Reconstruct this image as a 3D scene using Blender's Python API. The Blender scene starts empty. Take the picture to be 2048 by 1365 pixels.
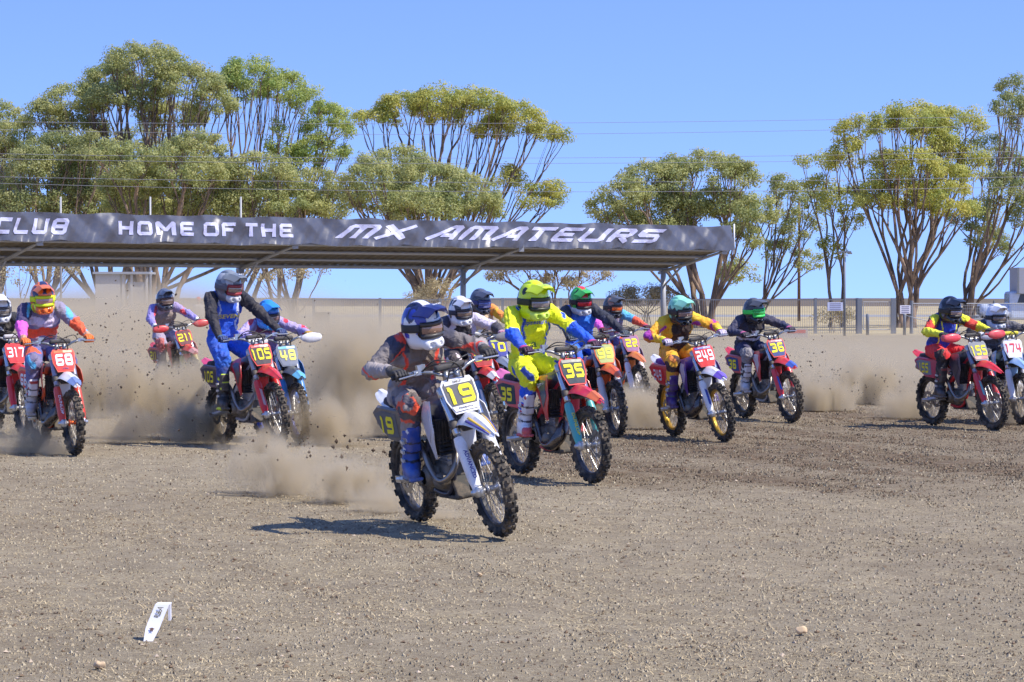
import bpy, bmesh, math, random
import numpy as np
from mathutils import Vector, Matrix

random.seed(7); rng = np.random.default_rng(7)
scene = bpy.context.scene
COL = scene.collection
R = math.radians
# ------------------------------------------------------------------ camera
CAM_H = 1.66; FPX = 5400.0; PITCH = math.atan(82.5/FPX)
cam = bpy.data.cameras.new('camera'); camo = bpy.data.objects.new('camera', cam); COL.objects.link(camo)
camo.location = (0, 0, CAM_H); camo.rotation_euler = (math.pi/2-PITCH, 0, 0)
cam.sensor_width = 36; cam.lens = FPX/2048*36; cam.clip_end = 8000; cam.clip_start = .1
cam.dof.use_dof = False; cam.dof.focus_distance = 22; cam.dof.aperture_fstop = 9
scene.camera = camo
# ------------------------------------------------------------------ sky, sun, exposure
SUN_VEC = Vector((1.08, -.5, 1.5)).normalized()
w = bpy.data.worlds.new('World'); scene.world = w; w.use_nodes = True
nt = w.node_tree; nt.nodes.clear()
sky = nt.nodes.new('ShaderNodeTexSky'); sky.sky_type = 'NISHITA'; sky.sun_disc = False
sky.sun_elevation = math.asin(SUN_VEC.z); sky.sun_rotation = math.atan2(SUN_VEC.x, SUN_VEC.y)
sky.air_density = 1.0; sky.dust_density = .1; sky.ozone_density = 3.0; sky.altitude = 100
SKY_Z = 1.7
tcw = nt.nodes.new('ShaderNodeTexCoord'); mpw = nt.nodes.new('ShaderNodeMapping'); mpw.vector_type = 'POINT'
mpw.inputs['Scale'].default_value = (1, 1, SKY_Z); mpw.inputs['Location'].default_value = (0, 0, .2)
tint = nt.nodes.new('ShaderNodeMix'); tint.data_type = 'RGBA'; tint.blend_type = 'MULTIPLY'; tint.inputs[0].default_value = 1
tint.inputs[7].default_value = (.76, .79, 1.04, 1)
bg = nt.nodes.new('ShaderNodeBackground'); bg.inputs[1].default_value = .15
wo = nt.nodes.new('ShaderNodeOutputWorld')
nt.links.new(tcw.outputs['Generated'], mpw.inputs[0]); nt.links.new(mpw.outputs[0], sky.inputs[0])
nt.links.new(sky.outputs[0], tint.inputs[6]); nt.links.new(tint.outputs[2], bg.inputs[0]); nt.links.new(bg.outputs[0], wo.inputs[0])
sun = bpy.data.lights.new('sun', 'SUN'); sun.energy = 3.1; sun.angle = R(.5); sun.color = (1, .93, .82)
suno = bpy.data.objects.new('sun', sun); COL.objects.link(suno); suno.location = (0, 0, 60)
suno.rotation_euler = SUN_VEC.to_track_quat('Z', 'Y').to_euler()
scene.view_settings.view_transform = 'Standard'; scene.view_settings.look = 'None'
scene.view_settings.exposure = .93; scene.view_settings.gamma = 1; scene.view_settings.use_curve_mapping = False
cy = scene.cycles
cy.use_denoising = True; cy.max_bounces = 6; cy.transparent_max_bounces = 12; cy.volume_bounces = 2
cy.volume_step_rate = .45; cy.volume_max_steps = 256; cy.use_adaptive_sampling = True; cy.adaptive_threshold = .02
scene.render.use_motion_blur = False

def ray(px, py):
    a = (px-1024)/FPX; b = (682.5-py)/FPX; c, s = math.cos(PITCH), math.sin(PITCH)
    return Vector((a, c+b*s, -s+b*c))
def P(px, py, Y):            # point at depth Y
    d = ray(px, py); d = d*(Y/d.y); return Vector((d.x, Y, CAM_H+d.z))
def G(px, py):               # point on the ground
    d = ray(px, py); k = -CAM_H/d.z; return Vector((d.x*k, d.y*k, 0))
def S(r, g, b):
    f = lambda c: (c/255/12.92 if c <= 10 else ((c/255+.055)/1.055)**2.4)
    return (f(r), f(g), f(b))
# ------------------------------------------------------------------ materials
MATS = {}
def newmat(key):
    m = bpy.data.materials.new(key); m.use_nodes = True; t = m.node_tree
    b = t.nodes['Principled BSDF']; return m, t, b
def nd(t, typ, **kw):
    n = t.nodes.new(typ)
    for k, v in kw.items():
        if k in n.inputs: n.inputs[k].default_value = v
        else: setattr(n, k, v)
    return n
def mixc(t, fac, a, b, blend='MIX'):
    n = t.nodes.new('ShaderNodeMix'); n.data_type = 'RGBA'; n.blend_type = blend
    for i, v in ((0, fac), (6, a), (7, b)):
        if hasattr(v, 'is_linked') or hasattr(v, 'links'): t.links.new(v, n.inputs[i])
        else: n.inputs[i].default_value = v if i == 0 else (*v[:3], 1)
    return n.outputs[2]
def ramp(t, v, a, b):
    n = t.nodes.new('ShaderNodeMapRange'); n.inputs[1].default_value = a; n.inputs[2].default_value = b
    t.links.new(v, n.inputs[0]); return n.outputs[0]
DUSTC = (.36, .285, .205)
def M(color, rough=.4, metal=0, dirt=.35, name=None, bump=0, coat=0):
    key = (tuple(round(c, 4) for c in color), rough, metal, dirt, bump, coat)
    if key in MATS: return MATS[key]
    m, t, b = newmat(name or 'surface'); L = t.links
    tc = nd(t, 'ShaderNodeTexCoord')
    n1 = nd(t, 'ShaderNodeTexNoise', Scale=9.0, Detail=8.0, Roughness=.7); L.new(tc.outputs['Object'], n1.inputs['Vector'])
    f = ramp(t, n1.outputs[0], .44, .74)
    mu = nd(t, 'ShaderNodeMath', operation='MULTIPLY'); L.new(f, mu.inputs[0]); mu.inputs[1].default_value = dirt
    L.new(mixc(t, mu.outputs[0], color, DUSTC), b.inputs['Base Color'])
    b.inputs['Metallic'].default_value = metal
    rr = nd(t, 'ShaderNodeMath', operation='MULTIPLY_ADD'); L.new(mu.outputs[0], rr.inputs[0]); rr.inputs[1].default_value = .6; rr.inputs[2].default_value = rough
    rr.use_clamp = True; L.new(rr.outputs[0], b.inputs['Roughness'])
    if coat: b.inputs['Coat Weight'].default_value = coat
    if bump:
        bn = nd(t, 'ShaderNodeBump', Strength=bump, Distance=.01); L.new(n1.outputs[0], bn.inputs['Height']); L.new(bn.outputs[0], b.inputs['Normal'])
    MATS[key] = m; return m
def vcol_mat(key, rough, dirt, fold=0, coat=0):
    m, t, b = newmat(key); L = t.links
    at = nd(t, 'ShaderNodeAttribute', attribute_name='col'); tc = nd(t, 'ShaderNodeTexCoord')
    n1 = nd(t, 'ShaderNodeTexNoise', Scale=7.0, Detail=7.0, Roughness=.7); L.new(tc.outputs['Object'], n1.inputs['Vector'])
    f = ramp(t, n1.outputs[0], .46, .8); mu = nd(t, 'ShaderNodeMath', operation='MULTIPLY'); L.new(f, mu.inputs[0]); mu.inputs[1].default_value = dirt
    L.new(mixc(t, mu.outputs[0], at.outputs['Color'], DUSTC), b.inputs['Base Color'])
    b.inputs['Roughness'].default_value = rough
    if coat: b.inputs['Coat Weight'].default_value = coat
    if fold:
        n2 = nd(t, 'ShaderNodeTexNoise', Scale=11.0, Detail=3.0, Distortion=1.2); L.new(tc.outputs['Object'], n2.inputs['Vector'])
        bn = nd(t, 'ShaderNodeBump', Strength=fold, Distance=.03); L.new(n2.outputs[0], bn.inputs['Height']); L.new(bn.outputs[0], b.inputs['Normal'])
    return m
CLOTH = vcol_mat('riding_fabric', .8, .3, 1.0)
BOOTM = vcol_mat('boot_plastic', .5, .5)
HELM = vcol_mat('helmet_paint', .22, .12, coat=.3)
# ------------------------------------------------------------------ object helpers
def link(o, parent=None):
    COL.objects.link(o)
    if parent is not None: o.parent = parent
    return o
def mesh(name, v, f, smooth=True):
    me = bpy.data.meshes.new(name)
    me.from_pydata([tuple(map(float, p)) for p in v], [], [tuple(map(int, q)) for q in f]); me.update()
    if smooth: me.polygons.foreach_set('use_smooth', [True]*len(me.polygons))
    return me
def fastmesh(name, v, f, smooth=True):      # numpy arrays, all faces the same size
    v = np.asarray(v, np.float32); f = np.asarray(f, np.int32); k = f.shape[1]
    me = bpy.data.meshes.new(name)
    me.vertices.add(len(v)); me.vertices.foreach_set('co', v.ravel())
    me.loops.add(f.size); me.loops.foreach_set('vertex_index', f.ravel())
    me.polygons.add(len(f)); me.polygons.foreach_set('loop_start', np.arange(0, f.size, k, dtype=np.int32))
    me.polygons.foreach_set('use_smooth', np.full(len(f), smooth))
    me.update(calc_edges=True); me.validate(); return me
def ob(name, me, mat=None, parent=None, mtx=None, slots=None):
    o = bpy.data.objects.new(name, me); link(o, parent)
    if slots is None: slots = [mat]
    while len(me.materials) < len(slots): me.materials.append(None)
    for i, m in enumerate(slots):
        o.material_slots[i].link = 'OBJECT'; o.material_slots[i].material = m
    if mtx is not None: o.matrix_local = mtx
    return o
def tag(o, label, cat=None, group=None, kind=None):
    o['label'] = label
    if cat: o['category'] = cat
    if group: o['group'] = group
    if kind: o['kind'] = kind
    return o
def empty(name, parent=None, mtx=None):
    o = bpy.data.objects.new(name, None); o.empty_display_size = .1; link(o, parent)
    if mtx is not None: o.matrix_local = mtx
    return o
class MB:
    def __init__(s): s.v = []; s.f = []
    def add(s, v, f):
        n = len(s.v); s.v += [tuple(p) for p in v]; s.f += [tuple(i+n for i in q) for q in f]; return s
    def box(s, c, h, m=None, taper=1.0):
        pts = []
        for z in (-1, 1):
            k = taper if z > 0 else 1
            for x, y in ((-1, -1), (1, -1), (1, 1), (-1, 1)): pts.append(Vector((x*h[0]*k, y*h[1]*k, z*h[2])))
        if m is not None: pts = [m @ p for p in pts]
        c = Vector(c); pts = [p+c for p in pts]
        return s.add(pts, [(3, 2, 1, 0), (4, 5, 6, 7), (0, 1, 5, 4), (1, 2, 6, 5), (2, 3, 7, 6), (3, 0, 4, 7)])
    def tube(s, pts, rad, n=8, cap=True):
        pts = [Vector(p) for p in pts]
        if not hasattr(rad, '__len__'): rad = [rad]*len(pts)
        N = None; rings = []
        for i, p in enumerate(pts):
            t = (pts[min(i+1, len(pts)-1)]-pts[max(i-1, 0)]).normalized()
            if N is None: N = t.orthogonal().normalized()
            N = (N-t*N.dot(t)).normalized(); B = t.cross(N)
            rings.append([p+(N*math.cos(a)+B*math.sin(a))*rad[i] for a in [2*math.pi*k/n for k in range(n)]])
        v = [q for r in rings for q in r]; f = []
        for i in range(len(rings)-1):
            for k in range(n):
                k2 = (k+1) % n; f.append((i*n+k, i*n+k2, (i+1)*n+k2, (i+1)*n+k))
        if cap: f.append(tuple(range(n-1, -1, -1))); f.append(tuple((len(rings)-1)*n+k for k in range(n)))
        return s.add(v, f)
    def revolve(s, prof, n=48, axis='y', closed=True):   # prof: (radius, offset along axis)
        v = []; f = []; m = len(prof)
        for i in range(n):
            a = 2*math.pi*i/n
            for r, o in prof:
                v.append((r*math.cos(a), o, r*math.sin(a)) if axis == 'y' else (r*math.cos(a), r*math.sin(a), o))
        for i in range(n):
            for k in range(m if closed else m-1):
                k2 = (k+1) % m; i2 = (i+1) % n
                f.append((i*m+k, i*m+k2, i2*m+k2, i2*m+k))
        return s.add(v, f)
    def grid(s, rows, th=None):        # rows of points -> sheet with thickness along -z-ish normal
        rows = [[Vector(p) for p in r] for r in rows]; nu, nv = len(rows), len(rows[0])
        top = [p for r in rows for p in r]; f = []
        idx = lambda i, j: i*nv+j
        for i in range(nu-1):
            for j in range(nv-1): f.append((idx(i, j), idx(i+1, j), idx(i+1, j+1), idx(i, j+1)))
        if th is None: return s.add(top, f)
        nor = []
        for i in range(nu):
            for j in range(nv):
                a = rows[min(i+1, nu-1)][j]-rows[max(i-1, 0)][j]; b = rows[i][min(j+1, nv-1)]-rows[i][max(j-1, 0)]
                nor.append(a.cross(b).normalized())
        bot = [p-n*th for p, n in zip(top, nor)]; K = nu*nv
        f2 = [tuple(K+q for q in reversed(fc)) for fc in f]
        rim = [idx(i, 0) for i in range(nu)]+[idx(nu-1, j) for j in range(1, nv)]+[idx(i, nv-1) for i in range(nu-2, -1, -1)]+[idx(0, j) for j in range(nv-2, 0, -1)]
        f3 = [(rim[k], rim[(k+1) % len(rim)], K+rim[(k+1) % len(rim)], K+rim[k]) for k in range(len(rim))]
        return s.add(top+bot, f+f2+f3)
    def prism(s, outline, y0, y1, inset=0):   # outline in (x, z); from y0 to y1
        n = len(outline); cx = sum(p[0] for p in outline)/n; cz = sum(p[1] for p in outline)/n
        a = [(x, y0, z) for x, z in outline]
        b = [(cx+(x-cx)*(1-inset), y1, cz+(z-cz)*(1-inset)) for x, z in outline]
        f = [tuple(range(n)), tuple(range(2*n-1, n-1, -1))]+[(k, n+k, n+(k+1) % n, (k+1) % n) for k in range(n)]
        return s.add(a+b, f)
    def mesh(s, name, smooth=False, fix=True):
        me = mesh(name, s.v, s.f, smooth)
        if fix:
            bm = bmesh.new(); bm.from_mesh(me); bmesh.ops.recalc_face_normals(bm, faces=bm.faces); bm.to_mesh(me); bm.free()
        if smooth: me.polygons.foreach_set('use_smooth', [True]*len(me.polygons))
        return me
def autosm(me, ang=35):
    me.polygons.foreach_set('use_smooth', [True]*len(me.polygons))
    bm = bmesh.new(); bm.from_mesh(me)
    for e in bm.edges:
        if len(e.link_faces) == 2 and e.calc_face_angle(0) > R(ang): e.smooth = False
    bm.to_mesh(me); bm.free(); return me
def spline(pts, n=6):
    pts = [Vector(p) for p in pts]; out = []
    for i in range(len(pts)-1):
        p0, p1, p2, p3 = pts[max(i-1, 0)], pts[i], pts[i+1], pts[min(i+2, len(pts)-1)]
        for k in range(n):
            t = k/n
            out.append(.5*((2*p1)+(p2-p0)*t+(2*p0-5*p1+4*p2-p3)*t*t+(3*p1-p0-3*p2+p3)*t**3))
    return out+[pts[-1]]
# ------------------------------------------------------------------ smooth solids (distance field -> surface net)
class Field:
    def __init__(s, lo, hi, h):
        s.lo = np.array(lo, float); s.h = h; s.n = np.ceil((np.array(hi)-s.lo)/h).astype(int)+1
        s.V = np.full(s.n, .5); s.ax = [s.lo[i]+h*np.arange(s.n[i]) for i in range(3)]
    def block(s, lo, hi, pad):
        sl = []; g = []
        for i in range(3):
            a = max(0, int((lo[i]-pad-s.lo[i])/s.h)); b = min(s.n[i], int((hi[i]+pad-s.lo[i])/s.h)+2)
            sl.append(slice(a, max(b, a))); g.append(s.ax[i][a:max(b, a)])
        X, Y, Z = np.meshgrid(*g, indexing='ij', sparse=True); return tuple(sl), X, Y, Z
    def join(s, sl, d, k, sub=False):
        a = s.V[sl]
        if sub:
            d = -d; h = np.clip(.5-.5*(d-a)/k, 0, 1); s.V[sl] = d*(1-h)+a*h+k*h*(1-h) if False else np.maximum(a, d)
        else:
            h = np.clip(.5+.5*(d-a)/k, 0, 1); s.V[sl] = d*(1-h)+a*h-k*h*(1-h)
    def cap(s, a, b, ra, rb, k=.03, sub=False, sq=None):
        a = np.array(a, float); b = np.array(b, float); m = max(ra, rb)
        sl, X, Y, Z = s.block(np.minimum(a, b)-m, np.maximum(a, b)+m, .09)
        d = b-a; L = d@d+1e-12
        t = np.clip(((X-a[0])*d[0]+(Y-a[1])*d[1]+(Z-a[2])*d[2])/L, 0, 1)
        D = np.sqrt((X-a[0]-t*d[0])**2+(Y-a[1]-t*d[1])**2+(Z-a[2]-t*d[2])**2)-(ra+(rb-ra)*t)
        s.join(sl, D, k, sub); return s
    def ell(s, c, r, k=.03, sub=False):
        c = np.array(c, float); r = np.array(r, float)
        sl, X, Y, Z = s.block(c-r, c+r, .09)
        q = np.sqrt(((X-c[0])/r[0])**2+((Y-c[1])/r[1])**2+((Z-c[2])/r[2])**2)
        s.join(sl, (q-1)*r.min(), k, sub); return s
    def box(s, c, hf, rd=.01, k=.02, sub=False, rot=None):
        c = np.array(c, float); hf = np.array(hf, float); m = np.linalg.norm(hf) if rot is not None else hf
        sl, X, Y, Z = s.block(c-m, c+m, .06)
        x, y, z = X-c[0], Y-c[1], Z-c[2]
        if rot is not None:
            r = np.array(rot.to_3x3().transposed()); x, y, z = r[0, 0]*x+r[0, 1]*y+r[0, 2]*z, r[1, 0]*x+r[1, 1]*y+r[1, 2]*z, r[2, 0]*x+r[2, 1]*y+r[2, 2]*z
        qx, qy, qz = np.abs(x)-hf[0]+rd, np.abs(y)-hf[1]+rd, np.abs(z)-hf[2]+rd
        D = np.sqrt(np.maximum(qx, 0)**2+np.maximum(qy, 0)**2+np.maximum(qz, 0)**2)+np.minimum(np.maximum(np.maximum(qx, qy), qz), 0)-rd
        s.join(sl, D, k, sub); return s
    def net(s):
        V = s.V; ins = V < 0; nx, ny, nz = V.shape
        c = np.zeros((nx-1, ny-1, nz-1), np.int8)
        for dx in (0, 1):
            for dy in (0, 1):
                for dz in (0, 1): c += ins[dx:nx-1+dx, dy:ny-1+dy, dz:nz-1+dz]
        cells = np.argwhere((c > 0) & (c < 8)); idx = np.full(c.shape, -1, np.int64); idx[tuple(cells.T)] = np.arange(len(cells))
        acc = np.zeros((len(cells), 3)); cnt = np.zeros(len(cells))
        for ax in range(3):
            o = [a for a in range(3) if a != ax]
            for i in (0, 1):
                for j in (0, 1):
                    p = cells.copy(); p[:, o[0]] += i; p[:, o[1]] += j; q = p.copy(); q[:, ax] += 1
                    va, vb = V[tuple(p.T)], V[tuple(q.T)]; m = (va < 0) != (vb < 0)
                    t = va[m]/(va[m]-vb[m]); pt = p[m].astype(float); pt[:, ax] += t
                    acc[m] += pt; cnt[m] += 1
        verts = s.lo+s.h*acc/cnt[:, None]; faces = []
        for ax in range(3):
            o = [(ax+1) % 3, (ax+2) % 3]
            sa = [slice(None)]*3; sb = [slice(None)]*3; sa[ax] = slice(0, -1); sb[ax] = slice(1, None)
            A, B = ins[tuple(sa)], ins[tuple(sb)]; e = np.argwhere(A != B)
            e = e[(e[:, o[0]] > 0) & (e[:, o[1]] > 0) & (e[:, o[0]] < V.shape[o[0]]-1) & (e[:, o[1]] < V.shape[o[1]]-1)]
            fl = A[tuple(e.T)]
            def at(i, j):
                p = e.copy(); p[:, o[0]] -= i; p[:, o[1]] -= j; return idx[tuple(p.T)]
            q = np.stack([at(1, 1), at(0, 1), at(0, 0), at(1, 0)], 1); q[~fl] = q[~fl][:, ::-1]
            faces.append(q)
        return verts, np.concatenate(faces)
def setcol(me, cols):
    a = me.color_attributes.new('col', 'FLOAT_COLOR', 'POINT')
    c = np.ones((len(cols), 4), np.float32); c[:, :3] = cols; a.data.foreach_set('color', c.ravel())
# ------------------------------------------------------------------ lettering (built-in font, as flat meshes)
def text_mesh(body, h=1.0, bold=.03, shear=0, width=1.0, space=1.0, depth=.0):
    cu = bpy.data.curves.new('lettering', 'FONT'); cu.body = body; cu.size = 1; cu.offset = bold; cu.shear = shear
    cu.align_x = 'CENTER'; cu.align_y = 'CENTER'; cu.space_character = space; cu.resolution_u = 3; cu.extrude = depth
    o = bpy.data.objects.new('lettering', cu); me = bpy.data.meshes.new_from_object(o)
    bpy.data.objects.remove(o); bpy.data.curves.remove(cu)
    n = len(me.vertices); co = np.empty(n*3, np.float32); me.vertices.foreach_get('co', co); co = co.reshape(-1, 3)
    mid = (co.max(0)+co.min(0))/2; hh = co[:, 1].max()-co[:, 1].min()
    co[:, :2] = (co[:, :2]-mid[:2])*h/hh; co[:, 0] *= width
    me.vertices.foreach_set('co', co.ravel()); me.update(); me.name = 'lettering'; return me
def fit_text(body, w, h, **k):
    me = text_mesh(body, h, **k); co = np.empty(len(me.vertices)*3, np.float32); me.vertices.foreach_get('co', co)
    co = co.reshape(-1, 3); ww = co[:, 0].max()-co[:, 0].min(); co[:, 0] *= w/ww; me.vertices.foreach_set('co', co.ravel()); me.update(); return me

# heavy block lettering from mitred strokes
_q = lambda s: [tuple(float(c) for c in p.split(',')) for p in s.split()]
GLY = {'0': ['.1,.1 .1,.9 .9,.9 .9,.1 .1,.1'], '1': ['.2,.9 .55,.9 .55,0'], '2': ['.0,.9 .9,.9 .9,.5 .1,.5 .1,.1 1,.1'], '3': ['.0,.9 .9,.9 .9,.1 .0,.1', '.3,.5 .8,.5'], '4': ['.1,1 .1,.38 1,.38', '.72,.98 .72,.48', '.72,.28 .72,0'], '5': ['1,.9 .1,.9 .1,.54 .9,.54 .9,.1 0,.1'], '6': ['1,.9 .1,.9 .1,.1 .9,.1 .9,.5 .2,.5'], '7': ['0,.9 .9,.9 .45,0'], '8': ['.1,.1 .1,.9 .9,.9 .9,.1 .1,.1', '.2,.5 .8,.5'], '9': ['0,.1 .9,.1 .9,.9 .1,.9 .1,.48 .8,.48'],
 'C': ['1,.9 .1,.9 .1,.1 1,.1'], 'L': ['.1,1 .1,.1 1,.1'], 'U': ['.1,1 .1,.1 .9,.1 .9,1'], 'B': ['.1,.1 .1,.9 .9,.9 .9,.1 .1,.1', '.2,.5 .8,.5'], 'H': ['.1,0 .1,1', '.9,0 .9,1', '.2,.5 .8,.5'], 'O': ['.1,.1 .1,.9 .9,.9 .9,.1 .1,.1'], 'M': ['.1,0 .1,.9 .16,.9 .5,.35 .84,.9 .9,.9 .9,0'], 'm': ['.1,0 .1,.9 .9,.9 .9,0', '.5,.8 .5,0'], 'E': ['1,.9 .1,.9 .1,.1 1,.1', '.2,.5 .85,.5'], 'F': ['1,.9 .1,.9 .1,0', '.2,.48 .85,.48'], 'T': ['0,.9 1,.9', '.5,.8 .5,0'], 'X': ['0,0 1,1', '0,1 .42,.58', '.58,.42 1,0'], 'A': ['0,0 .62,.9 .9,.9 .9,0', '.42,.3 .8,.3'], 'R': ['.1,0 .1,.9 .9,.9 .9,.48 .2,.48', '.5,.38 .95,0'], 'S': ['1,.9 .1,.9 .1,.52 .9,.52 .9,.1 0,.1']}
def ribbon(mb, pts, wd, z):
    closed = pts[0] == pts[-1]; pts = [Vector((x, y, 0)) for x, y in (pts[:-1] if closed else pts)]; n = len(pts); L = []
    q = []
    for i, p in enumerate(pts):          # clip the corners a little
        a = pts[i-1] if (closed or i) else None; b = pts[(i+1) % n] if (closed or i < n-1) else None
        if a is None or b is None: q.append(p); continue
        da, db = (a-p), (b-p)
        if abs(da.normalized().dot(db.normalized())) > .5: q.append(p); continue
        c = min(.09, da.length*.45, db.length*.45); q += [p+da.normalized()*c, p+db.normalized()*c]
    n = len(q)
    for i, p in enumerate(q):
        a = q[i-1] if (closed or i) else None; b = q[(i+1) % n] if (closed or i < n-1) else None
        d1 = (p-a).normalized() if a is not None else None; d2 = (b-p).normalized() if b is not None else None
        d1 = d1 or d2; d2 = d2 or d1
        n1 = Vector((-d1.y, d1.x, 0)); n2 = Vector((-d2.y, d2.x, 0)); m = (n1+n2).normalized(); k = wd/2/max(.5, m.dot(n1)); L += [p+m*k, p-m*k]
    f = [(2*i, 2*i+1, (2*i+3) % (2*n), (2*i+2) % (2*n)) for i in range(n if closed else n-1)]
    mb.add([(v.x, v.y, z) for v in L], f)
def block_mesh(body, W, H, wd=.24, gap=.24, shear=0):
    mb = MB(); x = 0
    for ch in body:
        if ch == ' ': x += .75; continue
        sx = .62 if ch == '1' else (1.25 if ch in 'Mm' else 1.0)
        for k, st in enumerate(GLY[ch]):
            ribbon(mb, [((px-.1 if ch == '1' else px)*sx+x, py) for px, py in _q(st)], wd, .0004*k)
        x += sx+gap
    a = np.array(mb.v); a[:, 0] += shear*a[:, 1]; lo, hi = a.min(0), a.max(0)
    a[:, 0] = (a[:, 0]-(lo[0]+hi[0])/2)*W/(hi[0]-lo[0]); a[:, 1] = (a[:, 1]-(lo[1]+hi[1])/2)*H/(hi[1]-lo[1])
    mb.v = [tuple(p) for p in a]; return mb.mesh('number', False, False)
# ================================================================== SETTING
def vnoise(x, y, seed=0):
    r = np.random.default_rng(seed); T = r.random((256, 256))
    xi = np.floor(x).astype(int); yi = np.floor(y).astype(int); fx = x-xi; fy = y-yi
    fx = fx*fx*(3-2*fx); fy = fy*fy*(3-2*fy)
    g = lambda a, b: T[a % 256, b % 256]
    return (g(xi, yi)*(1-fx)+g(xi+1, yi)*fx)*(1-fy)+(g(xi, yi+1)*(1-fx)+g(xi+1, yi+1)*fx)*fy-.5
def ground_z(x, y):
    fade = np.clip((70-np.abs(y))/30, 0, 1)*np.clip((14-np.abs(x))/3, 0, 1)
    return fade*(.03*vnoise(x/1.3, y/1.6, 1)+.016*vnoise(x/.33, y/.4, 2)+.012*vnoise(x/.12, y/.13, 3)-.012)
def churn(x, y):       # the ridden strip of soil: rougher and damper
    e = 23.5+2.5*vnoise(x/3+9, y*0+3, 5)*2-.35*x
    u = x*.92+y*.39; w_ = y*.92-x*.39; st = np.clip(.5+1.7*vnoise(u/.42, w_/5.0, 41)+.7*vnoise(u/.17, w_/3.0, 42), 0, 1)
    main = np.clip((y-e)/2.5, 0, 1)*np.clip((60-y)/10, 0, 1)*np.clip((x+1.5+2*vnoise(x/2, y/2, 6))/2.5, 0, 1)
    return np.clip(main*(.5+.75*st)+.34*np.clip(st-.55, 0, 1)*np.clip((y-11)/4, 0, 1)*np.clip((60-y)/10, 0, 1), 0, 1)
def make_ground():
    ys = np.concatenate([[-4000, -800, -150, -30, 0, 6, 9], np.arange(10, 24, .06), np.arange(24, 46, .12), np.arange(46, 75, .6), [80, 90, 100, 115, 130, 150, 180, 240, 320, 500, 900, 1800, 4500]])
    xs = np.concatenate([[-4500, -1200, -300, -90, -40, -22, -16], np.arange(-13, 13.01, .075), [16, 22, 40, 90, 300, 1200, 4500]])
    X, Y = np.meshgrid(xs, ys); Z = ground_z(X, Y)+churn(X, Y)*.03*vnoise(X/.2, Y/.25, 8)*np.clip((14-np.abs(X))/3, 0, 1)
    nx, ny = len(xs), len(ys); i = np.arange(ny-1)[:, None]*nx+np.arange(nx-1)[None]
    me = fastmesh('ground', np.stack([X, Y, Z], -1).reshape(-1, 3), np.stack([i, i+1, i+1+nx, i+nx], -1).reshape(-1, 4))
    m, t, b = newmat('dirt'); L = t.links
    tc = nd(t, 'ShaderNodeTexCoord')
    def N(scale, det=8.0, rough=.65, sx=1, sy=1):
        mp = nd(t, 'ShaderNodeMapping'); mp.inputs['Scale'].default_value = (sx, sy, 1); L.new(tc.outputs['Object'], mp.inputs[0])
        n = nd(t, 'ShaderNodeTexNoise', Scale=scale, Detail=det, Roughness=rough); L.new(mp.outputs[0], n.inputs['Vector']); return n.outputs[0]
    big = ramp(t, N(.35, 6), .38, .62); mid = ramp(t, N(3.2, 8, .75), .35, .65); fine = ramp(t, N(38, 6, .8), .36, .66); speck = ramp(t, N(75, 3, .7), .58, .68)
    c = mixc(t, big, S(166, 154, 131), S(180, 168, 144)); c = mixc(t, mid, S(144, 132, 111), c)
    straw = ramp(t, N(20, 5, .8, 1, 2.5), .52, .66); mb = nd(t, 'ShaderNodeMath', operation='MULTIPLY'); L.new(straw, mb.inputs[0]); L.new(ramp(t, N(1.1, 5), .42, .6), mb.inputs[1])
    c = mixc(t, mb.outputs[0], c, S(208, 192, 150))
    # churned damp soil, from the vertex attribute
    at = nd(t, 'ShaderNodeAttribute', attribute_name='churn')
    cm = nd(t, 'ShaderNodeMath', operation='MULTIPLY'); L.new(at.outputs['Fac'], cm.inputs[0]); L.new(ramp(t, N(5.5, 9, .8), .3, .6), cm.inputs[1])
    c = mixc(t, cm.outputs[0], c, S(106, 88, 69))
    f1 = nd(t, 'ShaderNodeMath', operation='MULTIPLY'); L.new(fine, f1.inputs[0]); f1.inputs[1].default_value = 1.0
    dk = mixc(t, 1.0, c, (.62, .59, .56), 'MULTIPLY'); c = mixc(t, f1.outputs[0], dk, c)
    sp = nd(t, 'ShaderNodeMath', operation='MULTIPLY'); L.new(speck, sp.inputs[0]); sp.inputs[1].default_value = .8
    c = mixc(t, sp.outputs[0], c, S(84, 70, 56))
    # dry paddock beyond the fence
    sx = nd(t, 'ShaderNodeSeparateXYZ'); L.new(tc.outputs['Object'], sx.inputs[0])
    far = ramp(t, sx.outputs[1], 124, 134); c = mixc(t, far, c, mixc(t, ramp(t, N(.05, 6), .4, .6), S(182, 168, 132), S(164, 148, 116)))
    L.new(c, b.inputs['Base Color']); b.inputs['Roughness'].default_value = .95; b.inputs['Specular IOR Level'].default_value = .15
    ad = nd(t, 'ShaderNodeMath', operation='ADD'); L.new(mid, ad.inputs[0]); L.new(fine, ad.inputs[1])
    bn = nd(t, 'ShaderNodeBump', Strength=.7, Distance=.007); L.new(ad.outputs[0], bn.inputs['Height']); L.new(bn.outputs[0], b.inputs['Normal'])
    a = me.attributes.new('churn', 'FLOAT', 'POINT'); a.data.foreach_set('value', churn(X, Y).astype(np.float32).ravel())
    tag(ob('ground', me, m), 'bare dry dirt track and paddock ground', kind='structure')
make_ground()
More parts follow.
